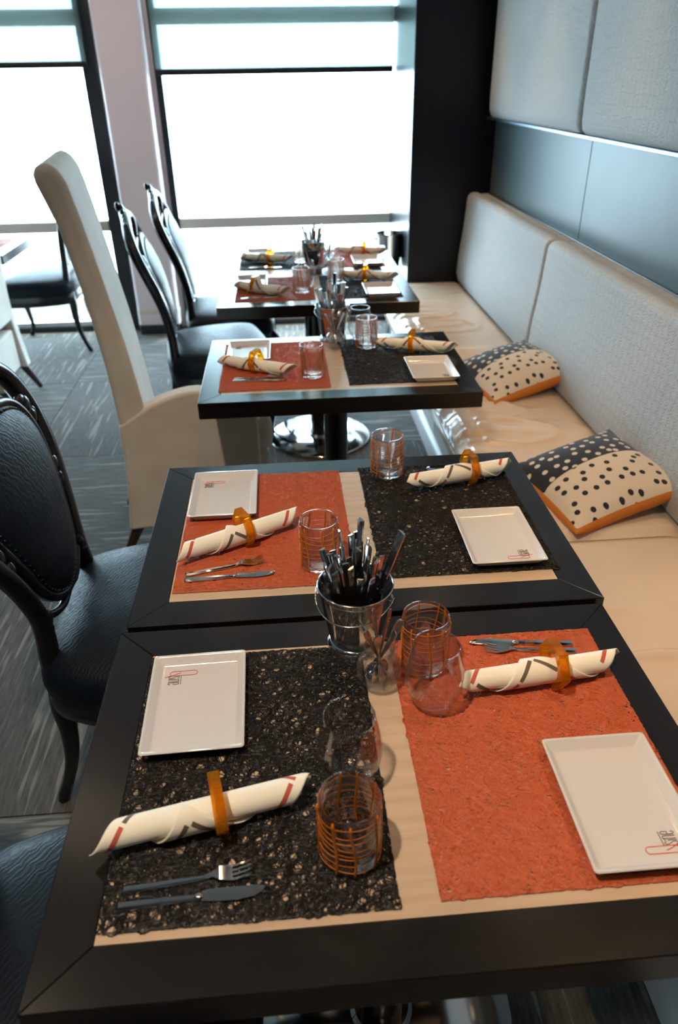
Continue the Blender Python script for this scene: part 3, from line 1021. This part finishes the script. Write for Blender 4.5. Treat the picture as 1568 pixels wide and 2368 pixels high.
# ------------------------------------------------------------------ cutlery (local x: handle end at 0, tip at +L)
def knife_parts(L=.170):
    hl = L * .53
    h = MB()
    rings = []
    for x, w, th in ((0, .0058, .0022), (.002, .0062, .003), (hl * .6, .0052, .003), (hl * .93, .0040, .0028), (hl, .0036, .0026)):
        rings.append([(x, -w, 0), (x, w, 0), (x, w, th * .7), (x, w * .5, th * 1.6), (x, -w * .5, th * 1.6), (x, -w, th * .7)])
    h.loft(rings)
    b = MB()
    prof = [(hl + .006, -.0052, .0060), (hl + .012, -.0060, .0070), (hl + .03, -.0078, .0072), (L * .80, -.0088, .0070), (L * .92, -.0068, .0062), (L * .97, -.0030, .0050), (L, .0020, .0040)]
    rg_ = [[(x, y0, .0018), (x, y1, .0018), (x, y1, .0030), (x, (y0 + y1) / 2, .0034), (x, y0, .0024)] for x, y0, y1 in prof]
    b.loft(rg_)
    n = MB().ellipsoid((hl + .003, 0, .0028), (.006, .0046, .0030), 10, 6)
    return h, b, n


def fork_parts(L=.152):
    h = MB(); hl = L * .64
    rings = []
    for x, w, th in ((0, .0052, .0022), (.002, .0056, .003), (hl * .6, .0042, .003), (hl * .95, .0030, .0028), (hl, .0026, .0026)):
        rings.append([(x, -w, 0), (x, w, 0), (x, w, th * .7), (x, w * .5, th * 1.5), (x, -w * .5, th * 1.5), (x, -w, th * .7)])
    h.loft(rings)
    n = MB()
    secs = [(hl - .003, .0026, .0010), (hl + .008, .0034, .0050), (hl + .016, .0085, .0055), (hl + .026, .0098, .0030), (hl + .031, .0098, .0022)]
    n.loft([[(x, -w, z), (x, w, z), (x, w, z + .0016), (x, -w, z + .0016)] for x, w, z in secs])
    tines = []
    for y in (-.0084, -.0028, .0028, .0084):
        m = MB()
        ts = [(hl + .030, .0018, .0022), (hl + .036, .0016, .0024), (L - .004, .0012, .0070), (L, .0005, .0085)]
        m.loft([[(x, y - w, z), (x, y + w, z), (x, y + w, z + .0014), (x, y - w, z + .0014)] for x, w, z in ts])
        tines.append(m)
    return h, n, tines


def make_knife():
    t = thing('table_knife', 'x', 'knife', group='table knives')
    h, b, n = knife_parts()
    h.build('handle', M['steel'], t, smooth=30); b.build('blade', M['steel'], t, smooth=30); n.build('bolster', M['steel'], t, smooth=60)
    return t


def make_fork():
    t = thing('table_fork', 'x', 'fork', group='table forks')
    h, n, ti = fork_parts()
    h.build('handle', M['steel'], t, smooth=30); nk = n.build('neck', M['steel'], t, smooth=50)
    for m in ti: m.build('tine', M['steel'], nk, smooth=30)
    return t


knife0, fork0 = make_knife(), make_fork()
def place(o0, first, k, p, q, lab, z=.0036, flip=False):
    o = o0 if first else dup(o0)
    o['label'] = lab
    o.location = (p[0], p[1], tz(k) + z)
    o.rotation_euler = (0, 0, math.atan2(q[1] - p[1], q[0] - p[0]))
    return o


KN = [('A', (.083, .103), (.249, .109), 'steel knife at the near left corner of the nearest black mat'),
      ('A', (.757, .487), (.595, .505), 'steel knife at the far edge of the nearest orange red mat'),
      ('B', (.096, .722), (.264, .729), 'steel knife in front of the tilted napkin of the second table'),
      ('B', (.797, 1.122), (.629, 1.118), 'steel knife behind the napkin beside the bench'),
      ('C', (.136, 1.757), (.303, 1.749), 'steel knife on the orange red mat of the lone middle table'),
      ('D', (.125, 2.72), (.29, 2.735), 'steel knife on the orange red mat of the table before the farthest one'),
      ('E', (.142, 3.290), (.302, 3.293), 'steel knife on the black mat of the farthest table')]
FK = [('A', (.086, .122), (.235, .134), 'steel fork touching the knife on the nearest black mat'),
      ('A', (.757, .469), (.609, .487), 'steel fork behind the napkin on the nearest orange red mat'),
      ('B', (.096, .739), (.245, .773), 'steel fork in front of the tilted napkin of the second table'),
      ('B', (.778, 1.098), (.640, 1.098), 'steel fork half hidden behind the ring beside the bench'),
      ('C', (.140, 1.772), (.290, 1.775), 'steel fork on the orange red mat of the lone middle table'),
      ('D', (.140, 2.737), (.285, 2.765), 'steel fork on the orange red mat of the table before the farthest one'),
      ('E', (.150, 3.310), (.300, 3.318), 'steel fork on the black mat of the farthest table')]
for i, (k, p, q, lab) in enumerate(KN): place(knife0, i == 0, k, p, q, lab)
for i, (k, p, q, lab) in enumerate(FK): place(fork0, i == 0, k, p, q, lab)

# ------------------------------------------------------------------ tumblers with amber threads, stemless glasses
def make_tumbler(R=.0375, H=.102, seed=1):
    rg = random.Random(seed)
    t = thing('tumbler', 'x', 'tumbler', group='tumblers with amber glass threads')
    rin = R - .0036
    prof = [(0, 0), (R * .80, 0), (R * .93, .003), (R * .98, .010), (R * 1.0, H * .4), (R * 1.0, H - .004), (R - .0008, H - .0008), (R - .0020, H), (rin + .0004, H - .001), (rin, H - .004), (rin, .018), (rin * .9, .0135), (rin * .6, .012), (0, .0115)]
    gb = MB().lathe(prof, 48).build('glass_body', M['glass_tumbler'], t, smooth=60)
    for i in range(8):
        z0 = .012 + i * .0112 + rg.uniform(-.002, .002); am = rg.uniform(.0015, .0045); ph = rg.uniform(0, 6.28); tl = rg.uniform(-.003, .003)
        pts = []
        for k in range(40):
            a = 2 * PI * k / 40
            pts.append(((R + .0002) * math.cos(a), (R + .0002) * math.sin(a), z0 + am * math.sin(2 * a + ph) + tl * math.cos(a)))
        MB().tube(pts, rg.uniform(.0003, .00065), 5, closed=True).build('thread', M['thread'], gb, smooth=180)
    for i in range(9):
        a0 = 2 * PI * i / 9 + rg.uniform(-.2, .2); sw = rg.uniform(-.15, .15)
        pts = [((R + .0003) * math.cos(a0 + sw * s + .06 * math.sin(5 * s)), (R + .0003) * math.sin(a0 + sw * s + .06 * math.sin(5 * s)), .004 + (H - .008) * s) for s in [k / 12 for k in range(13)]]
        MB().tube(pts, [rg.uniform(.0011, .0018)] * 13, 5).build('thread', M['thread'], gb, smooth=180)
    pts = [((R - .0021) * math.cos(2 * PI * k / 40), (R - .0021) * math.sin(2 * PI * k / 40), H - .0004) for k in range(40)]
    MB().tube(pts, .0012, 6, closed=True).build('rim', M['thread_rim'], gb, smooth=180)
    return t


M['thread_rim'] = m_clear('amber_rim_glass', (.99, .84, .72), .3, 1.5, (.98, .75, .55))
tum = [make_tumbler(seed=1), make_tumbler(seed=5)]
TUM = [('A', .356, .150, 'amber threaded tumbler nearest the camera'), ('A', .503, .462, 'amber threaded tumbler behind a stemless wine glass by the steel pail'),
       ('B', .353, .752, 'amber threaded tumbler on the orange red mat of the second table'), ('B', .531, 1.102, 'amber threaded tumbler on the far corner of the second table black mat'),
       ('C', .386, 1.780, 'amber threaded tumbler on the orange red mat of the lone middle table'), ('C', .588, 2.044, 'amber threaded tumbler on the black mat of the lone middle table'),
       ('D', .388, 2.815, 'amber threaded tumbler on the orange red mat of the table before the farthest one'), ('D', .552, 2.962, 'amber threaded tumbler on the black mat of the table before the farthest one'),
       ('E', .405, 3.41, 'amber threaded tumbler on the farthest table beside the steel pail')]
for i, (k, x, y, lab) in enumerate(TUM):
    o = tum[i] if i < 2 else dup(tum[i % 2])
    o['label'] = lab; o.location = (x, y, tz(k) + .0030); o.rotation_euler = (0, 0, rnd.uniform(0, 6))


def make_wineglass():
    out = [(0, 0), (.018, 0), (.0245, .002), (.034, .014), (.0415, .034), (.0435, .050), (.0425, .068), (.0385, .090), (.0340, .112)]
    out = [(.0, .0)] + [tuple(p) for p in spline(out[1:], 4)]
    inn = [(max(r - .0011, 0), z + (.0035 if z < .02 else 0)) for r, z in out]
    prof = out + [(.0336, .1126)] + inn[::-1]
    prof = [(max(r, 0), z) for r, z in prof]
    prof[-1] = (0, .0038)
    return MB().lathe(prof, 48).mesh('stemless_wine_glass', 60)


wg = make_wineglass(); wg.materials.append(M['glass_thin'])
rim_pts = [(.0336 * math.cos(2 * PI * k / 48), .0336 * math.sin(2 * PI * k / 48), .1123) for k in range(48)]
wrim = MB().tube(rim_pts, .0008, 6, closed=True).mesh('rim', 180); wrim.materials.append(M['glass_rim'])
WG = [('A', .366, .262, 'empty stemless wine glass behind the nearest tumbler'), ('A', .503, .383, 'empty stemless wine glass on the nearest orange red mat'),
      ('C', .575, 2.132, 'empty stemless wine glass beside the pail of the lone middle table'), ('D', .412, 2.902, 'faint stemless wine glass behind a tumbler before the farthest table'),
      ('E', .560, 3.36, 'faint stemless wine glass on the farthest table')]
for k, x, y, lab in WG:
    o = link('stemless_wine_glass', wg, None, loc=(x, y, tz(k) + .003)); tag(o, lab, 'wine glass', 'stemless wine glasses')
    link('rim', wrim, None, o)

# ------------------------------------------------------------------ steel pails with cutlery, jars with spoons
def make_pail(loc, label, rz):
    t = thing('pail', label, 'pail', loc, rz, group='small steel pails of cutlery')
    H = .122; rt = .0595; rb = .0425
    prof = [(0, .012), (rb - .002, .012), (rb, .014), (rt, H - .003), (rt + .0022, H - .0022), (rt + .0024, H), (rt + .0008, H + .001), (rt - .0012, H - .001), (rb - .0016, .017), (0, .0165)]
    MB().lathe(prof, 48).build('body', M['steel'], t, smooth=50)
    MB().lathe([(rb + .002, 0), (rb + .0055, .001), (rb + .0045, .008), (rb - .0002, .0145), (rb - .003, .0145), (rb + .0005, .004), (rb + .002, 0)], 48).build('foot_ring', M['steel'], t, smooth=60)
    for s in (-1, 1):
        e = MB().ellipsoid((0, s * (rt - .001), H - .016), (.006, .0045, .006), 12, 8)
        e.build('ear', M['steel'], t, smooth=180)
    # bail hanging down in front
    pts = []
    for k in range(33):
        a = PI * k / 32
        y = (rt + .004) * math.cos(a); d = math.sin(a)
        pts.append((d * .0700, y, H - .016 - d * .012 * (1 + .4 * d)))
    MB().tube(pts, .0014, 8).build('bail_handle', M['steel'], t, smooth=180)
    return t


def up_cutlery(o0, loc, top, label, group, sc=1.0):
    """piece standing handle up: tip at loc, handle end towards top"""
    c = dup(o0)
    c['label'] = label; c['group'] = group
    d = (Vector(loc) - Vector(top)).normalized()          # local +x runs from handle end to tip
    q = d.to_track_quat('X', 'Z') @ __import__('mathutils').Euler((rnd.uniform(0, 6.28), 0, 0)).to_quaternion()
    c.rotation_mode = 'QUATERNION'; c.rotation_quaternion = q
    L = (.170 if o0 is knife0 else .152) * sc
    c.location = Vector(loc) - d * L
    c.scale = (sc, sc, sc)
    return c


PAILS = [('A', .400, .530, 34, 'steel pail of cutlery standing on the nearest table', 'the nearest pail', 100), ('C', .479, 2.152, 20, 'steel pail of cutlery on the lone middle table', 'the pail on the lone middle table', 80),
         ('E', .465, 3.300, 16, 'steel pail of cutlery on the farthest table', 'the pail on the farthest table', 60)]
for k, x, y, n, lab, gl, rz in PAILS:
    z = tz(k) + .001
    make_pail((x, y, z), lab, math.radians(-112))
    for i in range(n):
        a = i * 2.39996 + rnd.uniform(-.3, .3); rad = .052 * math.sqrt((i + .5) / n)
        knife = i % 3 != 1
        sc = rnd.choice((.86, .9, .94, 1.0, 1.06, 1.24)) if knife else rnd.uniform(.94, 1.12)
        lean = .85 + .2 * rnd.random()
        base = (x + rad * .25 * math.cos(a), y + rad * .25 * math.sin(a), z + .020)
        top = (x + rad * lean * math.cos(a), y + rad * lean * math.sin(a), z + .14)
        up_cutlery(knife0 if knife else fork0, base, top, 'steel %s standing handle up in %s' % ('knife' if knife else 'fork', gl), 'cutlery in ' + gl, sc)


def make_jar(loc, label):
    t = thing('spoon_jar', label, 'jar', loc, 0, group='little glass jars of spoons')
    out = spline([(.017, 0), (.025, .004), (.0325, .018), (.0345, .032), (.0310, .047), (.0235, .056), (.0205, .060), (.0215, .066), (.0235, .0715), (.0240, .0735)], 4)
    inn = [(r - .0022, z) for r, z in out[::-1]]
    inn = [(r, z) for r, z in inn if z > .006]
    MB().lathe([(0, 0)] + list(out) + inn + [(0, .006)], 40).build('bowl', M['glass_jar'], t, smooth=60)
    pts = [(.0231 * math.cos(2 * PI * k / 40), .0231 * math.sin(2 * PI * k / 40), .0735) for k in range(40)]
    MB().tube(pts, .0014, 8, closed=True).build('lip', M['glass_jar'], t, smooth=180)
    return t


def make_spoon():
    L = .125
    t = thing('teaspoon', 'x', 'spoon', group='teaspoons')
    secs = [(.0, .0030, .0), (.004, .0055, .0), (.014, .0062, .0), (.034, .0042, .0), (.060, .0024, .0), (.088, .0022, .0)]
    MB().loft([[(x, -w, z), (x, w, z), (x, w, z + .0016), (x, -w, z + .0016)] for x, w, z in secs]).build('handle', M['steel'], t, smooth=40, bevel=.0004, seg=1)
    rim = [(.004, .0045), (.014, .0055), (.034, .0035), (.060, .0018)]
    pts = [(x, y, .0018) for x, y in rim[::-1]] + [(.0008, 0, .0018)] + [(x, -y, .0018) for x, y in rim]
    MB().tube(pts, .0008, 6).build('beaded_edge', M['steel'], t, smooth=180)
    b = MB(); n = 14; v = []; f = []
    for i in range(9):
        u = i / 8
        for k in range(n):
            a = 2 * PI * k / n
            r = u
            v.append((.106 + r * .0185 * math.cos(a), r * .0118 * math.sin(a), .0012 - .0062 * (1 - u * u)))
    for i in range(8):
        for k in range(n): f.append((i * n + k, i * n + (k + 1) % n, (i + 1) * n + (k + 1) % n, (i + 1) * n + k))
    o = b.add(v, f).build('bowl', M['steel'], t, smooth=180)
    s = o.modifiers.new('solid', 'SOLIDIFY'); s.thickness = .0012
    return t


spoon0 = make_spoon(); used = False
JARS = [('A', .427, .432, 7, 'small round glass jar of teaspoons on the nearest table', 'the jar on the nearest table'), ('C', .478, 2.040, 6, 'small round glass jar of teaspoons on the lone middle table', 'the jar on the lone middle table'),
        ('E', .538, 3.235, 4, 'small round glass jar of teaspoons on the farthest table', 'the jar on the farthest table')]
for k, x, y, n, lab, gl in JARS:
    z = tz(k) + .0008
    make_jar((x, y, z), lab)
    for i in range(n):
        a = 2 * PI * i / n + rnd.uniform(-.3, .3)
        if not used: c = spoon0; used = True
        else: c = dup(spoon0)
        c['label'] = 'steel teaspoon standing bowl down in ' + gl; c['group'] = 'teaspoons in ' + gl
        base = Vector((x - .016 * math.cos(a), y - .016 * math.sin(a), z + .010))
        top = Vector((x + .016 * math.cos(a), y + .016 * math.sin(a), z + .085))
        d = (base - top).normalized()
        c.rotation_mode = 'QUATERNION'; c.rotation_quaternion = d.to_track_quat('X', 'Z') @ __import__('mathutils').Euler((rnd.uniform(0, 6.28), 0, 0)).to_quaternion()
        c.location = base - d * .1245

# ------------------------------------------------------------------ champagne bucket on its stand by the window
cb = thing('wine_bucket_stand', 'tall steel wine bucket on a stand between farthest table and dark partition', 'bucket', (.992, 4.34, 0))
MB().lathe([(0, .50), (.058, .50), (.066, .505), (.088, .69), (.094, .70), (.094, .706), (.086, .704), (.064, .515), (0, .512)], 40).build('bucket', M['steel'], cb, smooth=50)
MB().lathe([(.070, .556), (.0745, .558), (.0745, .568), (.070, .570), (.070, .556)], 40).build('stand_ring', M['steel'], cb, smooth=60)
MB().lathe([(0, .02), (.012, .02), (.012, .50), (0, .50)], 16).build('pole', M['steel'], cb, smooth=50)
MB().lathe([(0, 0), (.11, 0), (.11, .008), (.02, .02), (0, .02)], 32).build('foot', M['steel'], cb, smooth=50)
for s in (-1, 1):
    MB().ellipsoid((s * .088, 0, .668), (.010, .010, .010), 12, 8).build('knob', M['steel'], cb, smooth=180)

# ------------------------------------------------------------------ dotted pillows
def pillow_meshes(S=.36, n=28):
    """front (two cloths) and back shells of a stuffed square with pulled corners"""
    def pos(u, v, side):
        e = (1 - u * u) * (1 - v * v)
        h = .062 * max(e, 0) ** .62
        k = 1 - .07 * (1 - u * u * v * v) * (abs(u) ** 6 + abs(v) ** 6) / 2
        return (u * S / 2 * (1 - .06 * (1 - v * v) * abs(u)), v * S / 2 * (1 - .06 * (1 - u * u) * abs(v)), side * h)
    def back(u, v):
        t_ = max(abs(u), abs(v), 1e-6); tau = 1 - t_
        rho = np.interp(tau, (0, .06, .14, .26, .4, 1), (1, 1.035, 1.045, 1.0, .84, 0))
        z = np.interp(tau, (0, .06, .14, .26, .4, 1), (0, -.010, -.024, -.042, -.054, -.062))
        p = pos(u / t_, v / t_, 1)
        k = 1 - .55 * (min(abs(u), abs(v)) / t_) ** 4
        return (p[0] * rho, p[1] * rho, z * k)
    def shell(v0, v1, side):
        m = MB(); vv = []; ff = []
        nv = max(2, int(n * (v1 - v0) / 2))
        for i in range(n + 1):
            for j in range(nv + 1):
                vv.append((pos if side > 0 else (lambda a, b, c: back(a, b)))(-1 + 2 * i / n, v0 + (v1 - v0) * j / nv, side))
        for i in range(n):
            for j in range(nv):
                q = (i * (nv + 1) + j, (i + 1) * (nv + 1) + j, (i + 1) * (nv + 1) + j + 1, i * (nv + 1) + j + 1)
                ff.append(q if side > 0 else q[::-1])
        return m.add(vv, ff)
    return shell(0.0, 1, 1), shell(-1, 0.0, 1), shell(-1, 1, -1)


a_, b_, c_ = pillow_meshes()
pw = thing('throw_pillow', 'black and cream dotted pillow nearer the camera on the bench', 'pillow', group='dotted pillows on the bench')
a_.build('black_half', M['pillow_black'], pw, smooth=180)
b_.build('cream_half', M['pillow_cream'], pw, smooth=180)
c_.build('back_panel', M['orange'], pw, smooth=180)
pw2 = dup(pw, 'black and cream dotted pillow farther from the camera, beside the lone middle table')
def pose(o, loc, rz, tilt, pitch=0):
    R = Matrix.Rotation(rz, 4, 'Z') @ Matrix.Rotation(tilt, 4, 'Y') @ Matrix.Rotation(pitch, 4, 'X')
    o.matrix_world = Matrix.Translation(loc) @ R
pose(pw, (1.198, 1.420, .534), math.radians(14), math.radians(-11), math.radians(3))
pose(pw2, (1.208, 2.330, .534), math.radians(16), math.radians(-11), math.radians(3))

# ------------------------------------------------------------------ black carved chairs
def make_carved_chair(label):
    t = thing('carved_chair', label, 'chair', group='black carved chairs')
    SH = .47
    # seat: rounded trapezoid cushion
    def outline(k):
        pts = [(.225, -.21), (.245, 0), (.225, .21), (.18, .282), (.0, .284), (-.17, .240), (-.225, .17), (-.235, 0), (-.225, -.17), (-.17, -.240), (0, -.284), (.18, -.282)]
        return [(x * k, y * k) for x, y in spline(pts, 4, closed=True)]
    rings = [[(x, y, z) for x, y in outline(k)] for k, z in ((.98, SH - .085), (1.0, SH - .075), (1.015, SH - .045), (1.0, SH - .018), (.93, SH + .004), (.8, SH + .018), (.55, SH + .028), (.2, SH + .032), (.02, SH + .033))]
    MB().loft(rings).build('seat', M['leather_black'], t, smooth=60)
    rings = [[(x, y, z) for x, y in outline(k)] for k, z in ((.955, SH - .145), (.985, SH - .135), (1.0, SH - .105), (.985, SH - .082))]
    MB().loft(rings).build('seat_rail', M['black_carved'], t, smooth=60)
    # legs
    for sx, sy, front in ((1, 1, 1), (1, -1, 1), (-1, 1, 0), (-1, -1, 0)):
        m = MB()
        if front:
            b = (.205, .215 * sy)
            pr = [(0, 0, .375, .030), (.030, .020, .33, .031), (.034, .024, .27, .026), (.018, .014, .18, .018), (.004, .004, .09, .0135), (.010, .008, .045, .014), (.026, .018, .018, .018), (.030, .020, .0, .014)]
        else:
            b = (-.195, .165 * sy)
            pr = [(0, 0, .40, .028), (-.012, .006, .32, .025), (-.012, .008, .24, .021), (-.022, .010, .15, .017), (-.045, .012, .07, .0145), (-.065, .014, .02, .0155), (-.072, .014, .0, .014)]
        pts = spline([(b[0] + dx, b[1] + sy * dy, z) for dx, dy, z, r in pr], 5)
        rad = [r[0] for r in spline([(r, 0) for *_, r in pr], 5)]
        m.tube(pts, rad, 10)
        m.build('leg', M['black_carved'], t, smooth=60)
    # back: h above the seat, half width, rake
    def B(y, h):
        return (-.215 - .05 * h - .55 * max(h, 0) ** 3 + .03 * (1 - (y / .27) ** 2), y, SH - .01 + h)
    outer = [(.188, -.08, .020), (.180, .0, .021), (.166, .07, .020), (.168, .13, .020), (.200, .23, .020), (.240, .32, .021), (.268, .39, .021), (.275, .44, .021), (.262, .49, .021), (.225, .53, .021), (.165, .56, .020), (.10, .578, .020), (.05, .59, .020), (0, .60, .020)]
    post = {}
    for s in (1, -1):
        pts = spline([B(s * y, h) for y, h, r in outer], 5)
        rad = [(r[0] * 1.05, r[0] * 1.2) for r in spline([(r, 0) for *_, r in outer], 5)]
        post[s] = MB().tube(pts, rad, 8).build('back_post', M['black_carved'], t, smooth=60)
    inner = [(0, .075), (.065, .095), (.12, .145), (.155, .23), (.190, .32), (.207, .38), (.200, .43), (.165, .47), (.10, .495), (0, .505)]
    loop = inner + [(-y, h) for y, h in inner[-2:0:-1]]
    lp = spline(loop, 5, closed=True)
    MB().tube([B(y, h) for y, h in lp], .0135, 8, closed=True).build('panel_frame', M['black_carved'], t, smooth=60)
    # padded panel
    cy, ch = 0, .30
    rings = []
    for k, d in ((1.0, -.006), (.985, .006), (.93, .014), (.8, .020), (.5, .025), (.02, .027)):
        rings.append([tuple(np.array(B(y * k, ch + (h - ch) * k)) + np.array((d, 0, 0))) for y, h in lp])
    bp = MB().loft(rings).build('back_panel', M['leather_black'], t, smooth=60)
    rings = []
    for k, d in ((1.0, -.006), (.6, -.016), (.02, -.018)):
        rings.append([tuple(np.array(B(y * k, ch + (h - ch) * k)) + np.array((d, 0, 0))) for y, h in lp])
    MB().loft([r[::-1] for r in rings]).build('rear_panel', M['leather_black'], t, smooth=60)
    nm = MB()
    acc = 0; last = lp[0]
    for q in lp:
        y, h = q[0] * .925, ch + (q[1] - ch) * .945
        p = B(y, h); nm.ellipsoid((p[0] + .013, p[1], p[2]), (.0035, .0035, .0035), 6, 4)
    o = nm.build('nail_heads', M['black_gloss'], bp, smooth=180); o['kind'] = 'stuff'
    # carved ornaments
    def carve(items):
        m = MB()
        for (y, h, dx, ry, rz_, rx) in items:
            p = B(y, h); m.ellipsoid((p[0] + dx * .6, p[1], p[2]), (rx * .95, ry * 1.12, rz_ * 1.25), 10, 6)
        return m
    cr = [(0, .612, .0, .022, .024, .014), (0, .630, -.004, .012, .016, .011), (0, .585, .014, .026, .020, .012), (0, .545, .004, .012, .036, .012)]
    for s in (1, -1):
        cr += [(s * .034, .608, .004, .022, .014, .013), (s * .070, .596, .004, .020, .012, .012), (s * .110, .588, .004, .018, .010, .011), (s * .155, .576, .006, .022, .010, .011)]
    carve(cr).build('crest_carving', M['black_carved'], t, smooth=180)
    for s in (1, -1):
        carve([(s * .232, .435, .006, .022, .022, .013), (s * .228, .410, .008, .016, .018, .013), (s * .220, .455, .006, .022, .012, .012), (s * .246, .415, .008, .014, .014, .013)]).build('shoulder_carving', M['black_carved'], post[s], smooth=180)
        carve([(s * .205, .29, .006, .020, .022, .012), (s * .194, .255, .008, .016, .020, .012)]).build('side_carving', M['black_carved'], post[s], smooth=180)
        carve([(s * .150, .10, .010, .016, .020, .014), (s * .158, .075, .012, .013, .013, .013), (s * .166, .05, .012, .012, .012, .012)]).build('foot_carving', M['black_carved'], post[s], smooth=180)
        # scroll linking panel frame to the post
        MB().tube([B(s * y, h) for y, h in spline([(.0, .072), (.05, .062), (.10, .075), (.15, .105)], 4)], .010, 8).build('lower_rail', M['black_carved'], t, smooth=60)
    return t


ch0 = make_carved_chair('black carved chair filling the left edge beside the second table')
CH = [((-.045, 1.02, 0), 0, None), ((-.02, .165, 0), 0, 'black carved chair showing only its seat at the bottom left'),
      ((-.025, 3.010, 0), math.radians(8), 'black carved chair behind the tall cream chair'),
      ((.005, 3.625, 0), math.radians(4), 'black carved chair nearest the pale pillar, at the farthest table'),
      ((-1.260, 4.565, 0), PI, 'black carved chair standing by the left window with its legs in view')]
for i, (loc, rz, lab) in enumerate(CH):
    o = ch0 if i == 0 else dup(ch0, lab)
    o.location = loc; o.rotation_euler = (0, 0, rz)

# ------------------------------------------------------------------ tall cream chairs
def make_cream_chair(label, loc, rz, arm):
    # one tall arm only; the other side ends level with the seat
    t = thing('tall_armchair', label, 'chair', loc, rz, group='tall cream upholstered chairs')
    hw = .24
    back = [(-.195, .40), (-.195, .55), (-.205, .755), (-.228, .98), (-.262, 1.19), (-.298, 1.305)] + spline([(-.300, 1.325), (-.290, 1.345), (-.262, 1.355), (-.235, 1.340), (-.215, 1.305)], 3) + [(-.193, 1.20), (-.162, 1.02), (-.130, .823), (-.105, .62), (-.085, .42)]
    MB().prism(back[::-1], -hw + .004, hw - .004, 'y').build('backrest', M['cream_fabric'], t, smooth=40, bevel=.02, seg=3)
    side = [(-.224, .135), (-.206, .30), (-.196, .45), (-.196, .545)] + spline([(-.165, .568), (-.081, .613), (.0, .640), (.08, .648), (.16, .628), (.225, .592), (.268, .552)], 3) + [(.275, .50), (.275, .30), (.270, .135)]
    for s in (-1, 1):
        y0, y1 = (hw - .07, hw) if s > 0 else (-hw, -hw + .07)
        low = [(-.224, .135), (-.206, .30), (-.196, .44), (-.05, .462), (.12, .466), (.255, .455), (.275, .43), (.275, .30), (.270, .135)]
        MB().prism((side if s == arm else low)[::-1], y0, y1, 'y').build('side_panel', M['cream_fabric'], t, smooth=40, bevel=.010, seg=3)
    MB().box(-.19, .315, -hw + .072, hw - .072, .14, .36).build('seat_base', M['cream_fabric'], t, bevel=.015, seg=3)
    MB().box(-.10, .335, -hw + .072, hw - .072, .362, .495).build('seat', M['cream_fabric'], t, smooth=40, bevel=.035, seg=4)
    for sx in (1, -1):
        for sy in (1, -1):
            x = .235 if sx > 0 else -.185
            MB().tube([(x, sy * .195, .15), (x + (sx * .02 if sx > 0 else -.075), sy * .205, .0)], [.024, .013], 8).build('leg', M['leg_dark'], t, smooth=40)
    return t


make_cream_chair('tall cream armchair pulled up to the lone middle table', (-.11, 2.155, 0), math.radians(8), -1)
make_cream_chair('tall cream armchair cut by the left edge of the photo', (-1.415, 3.56, 0), PI, 1)
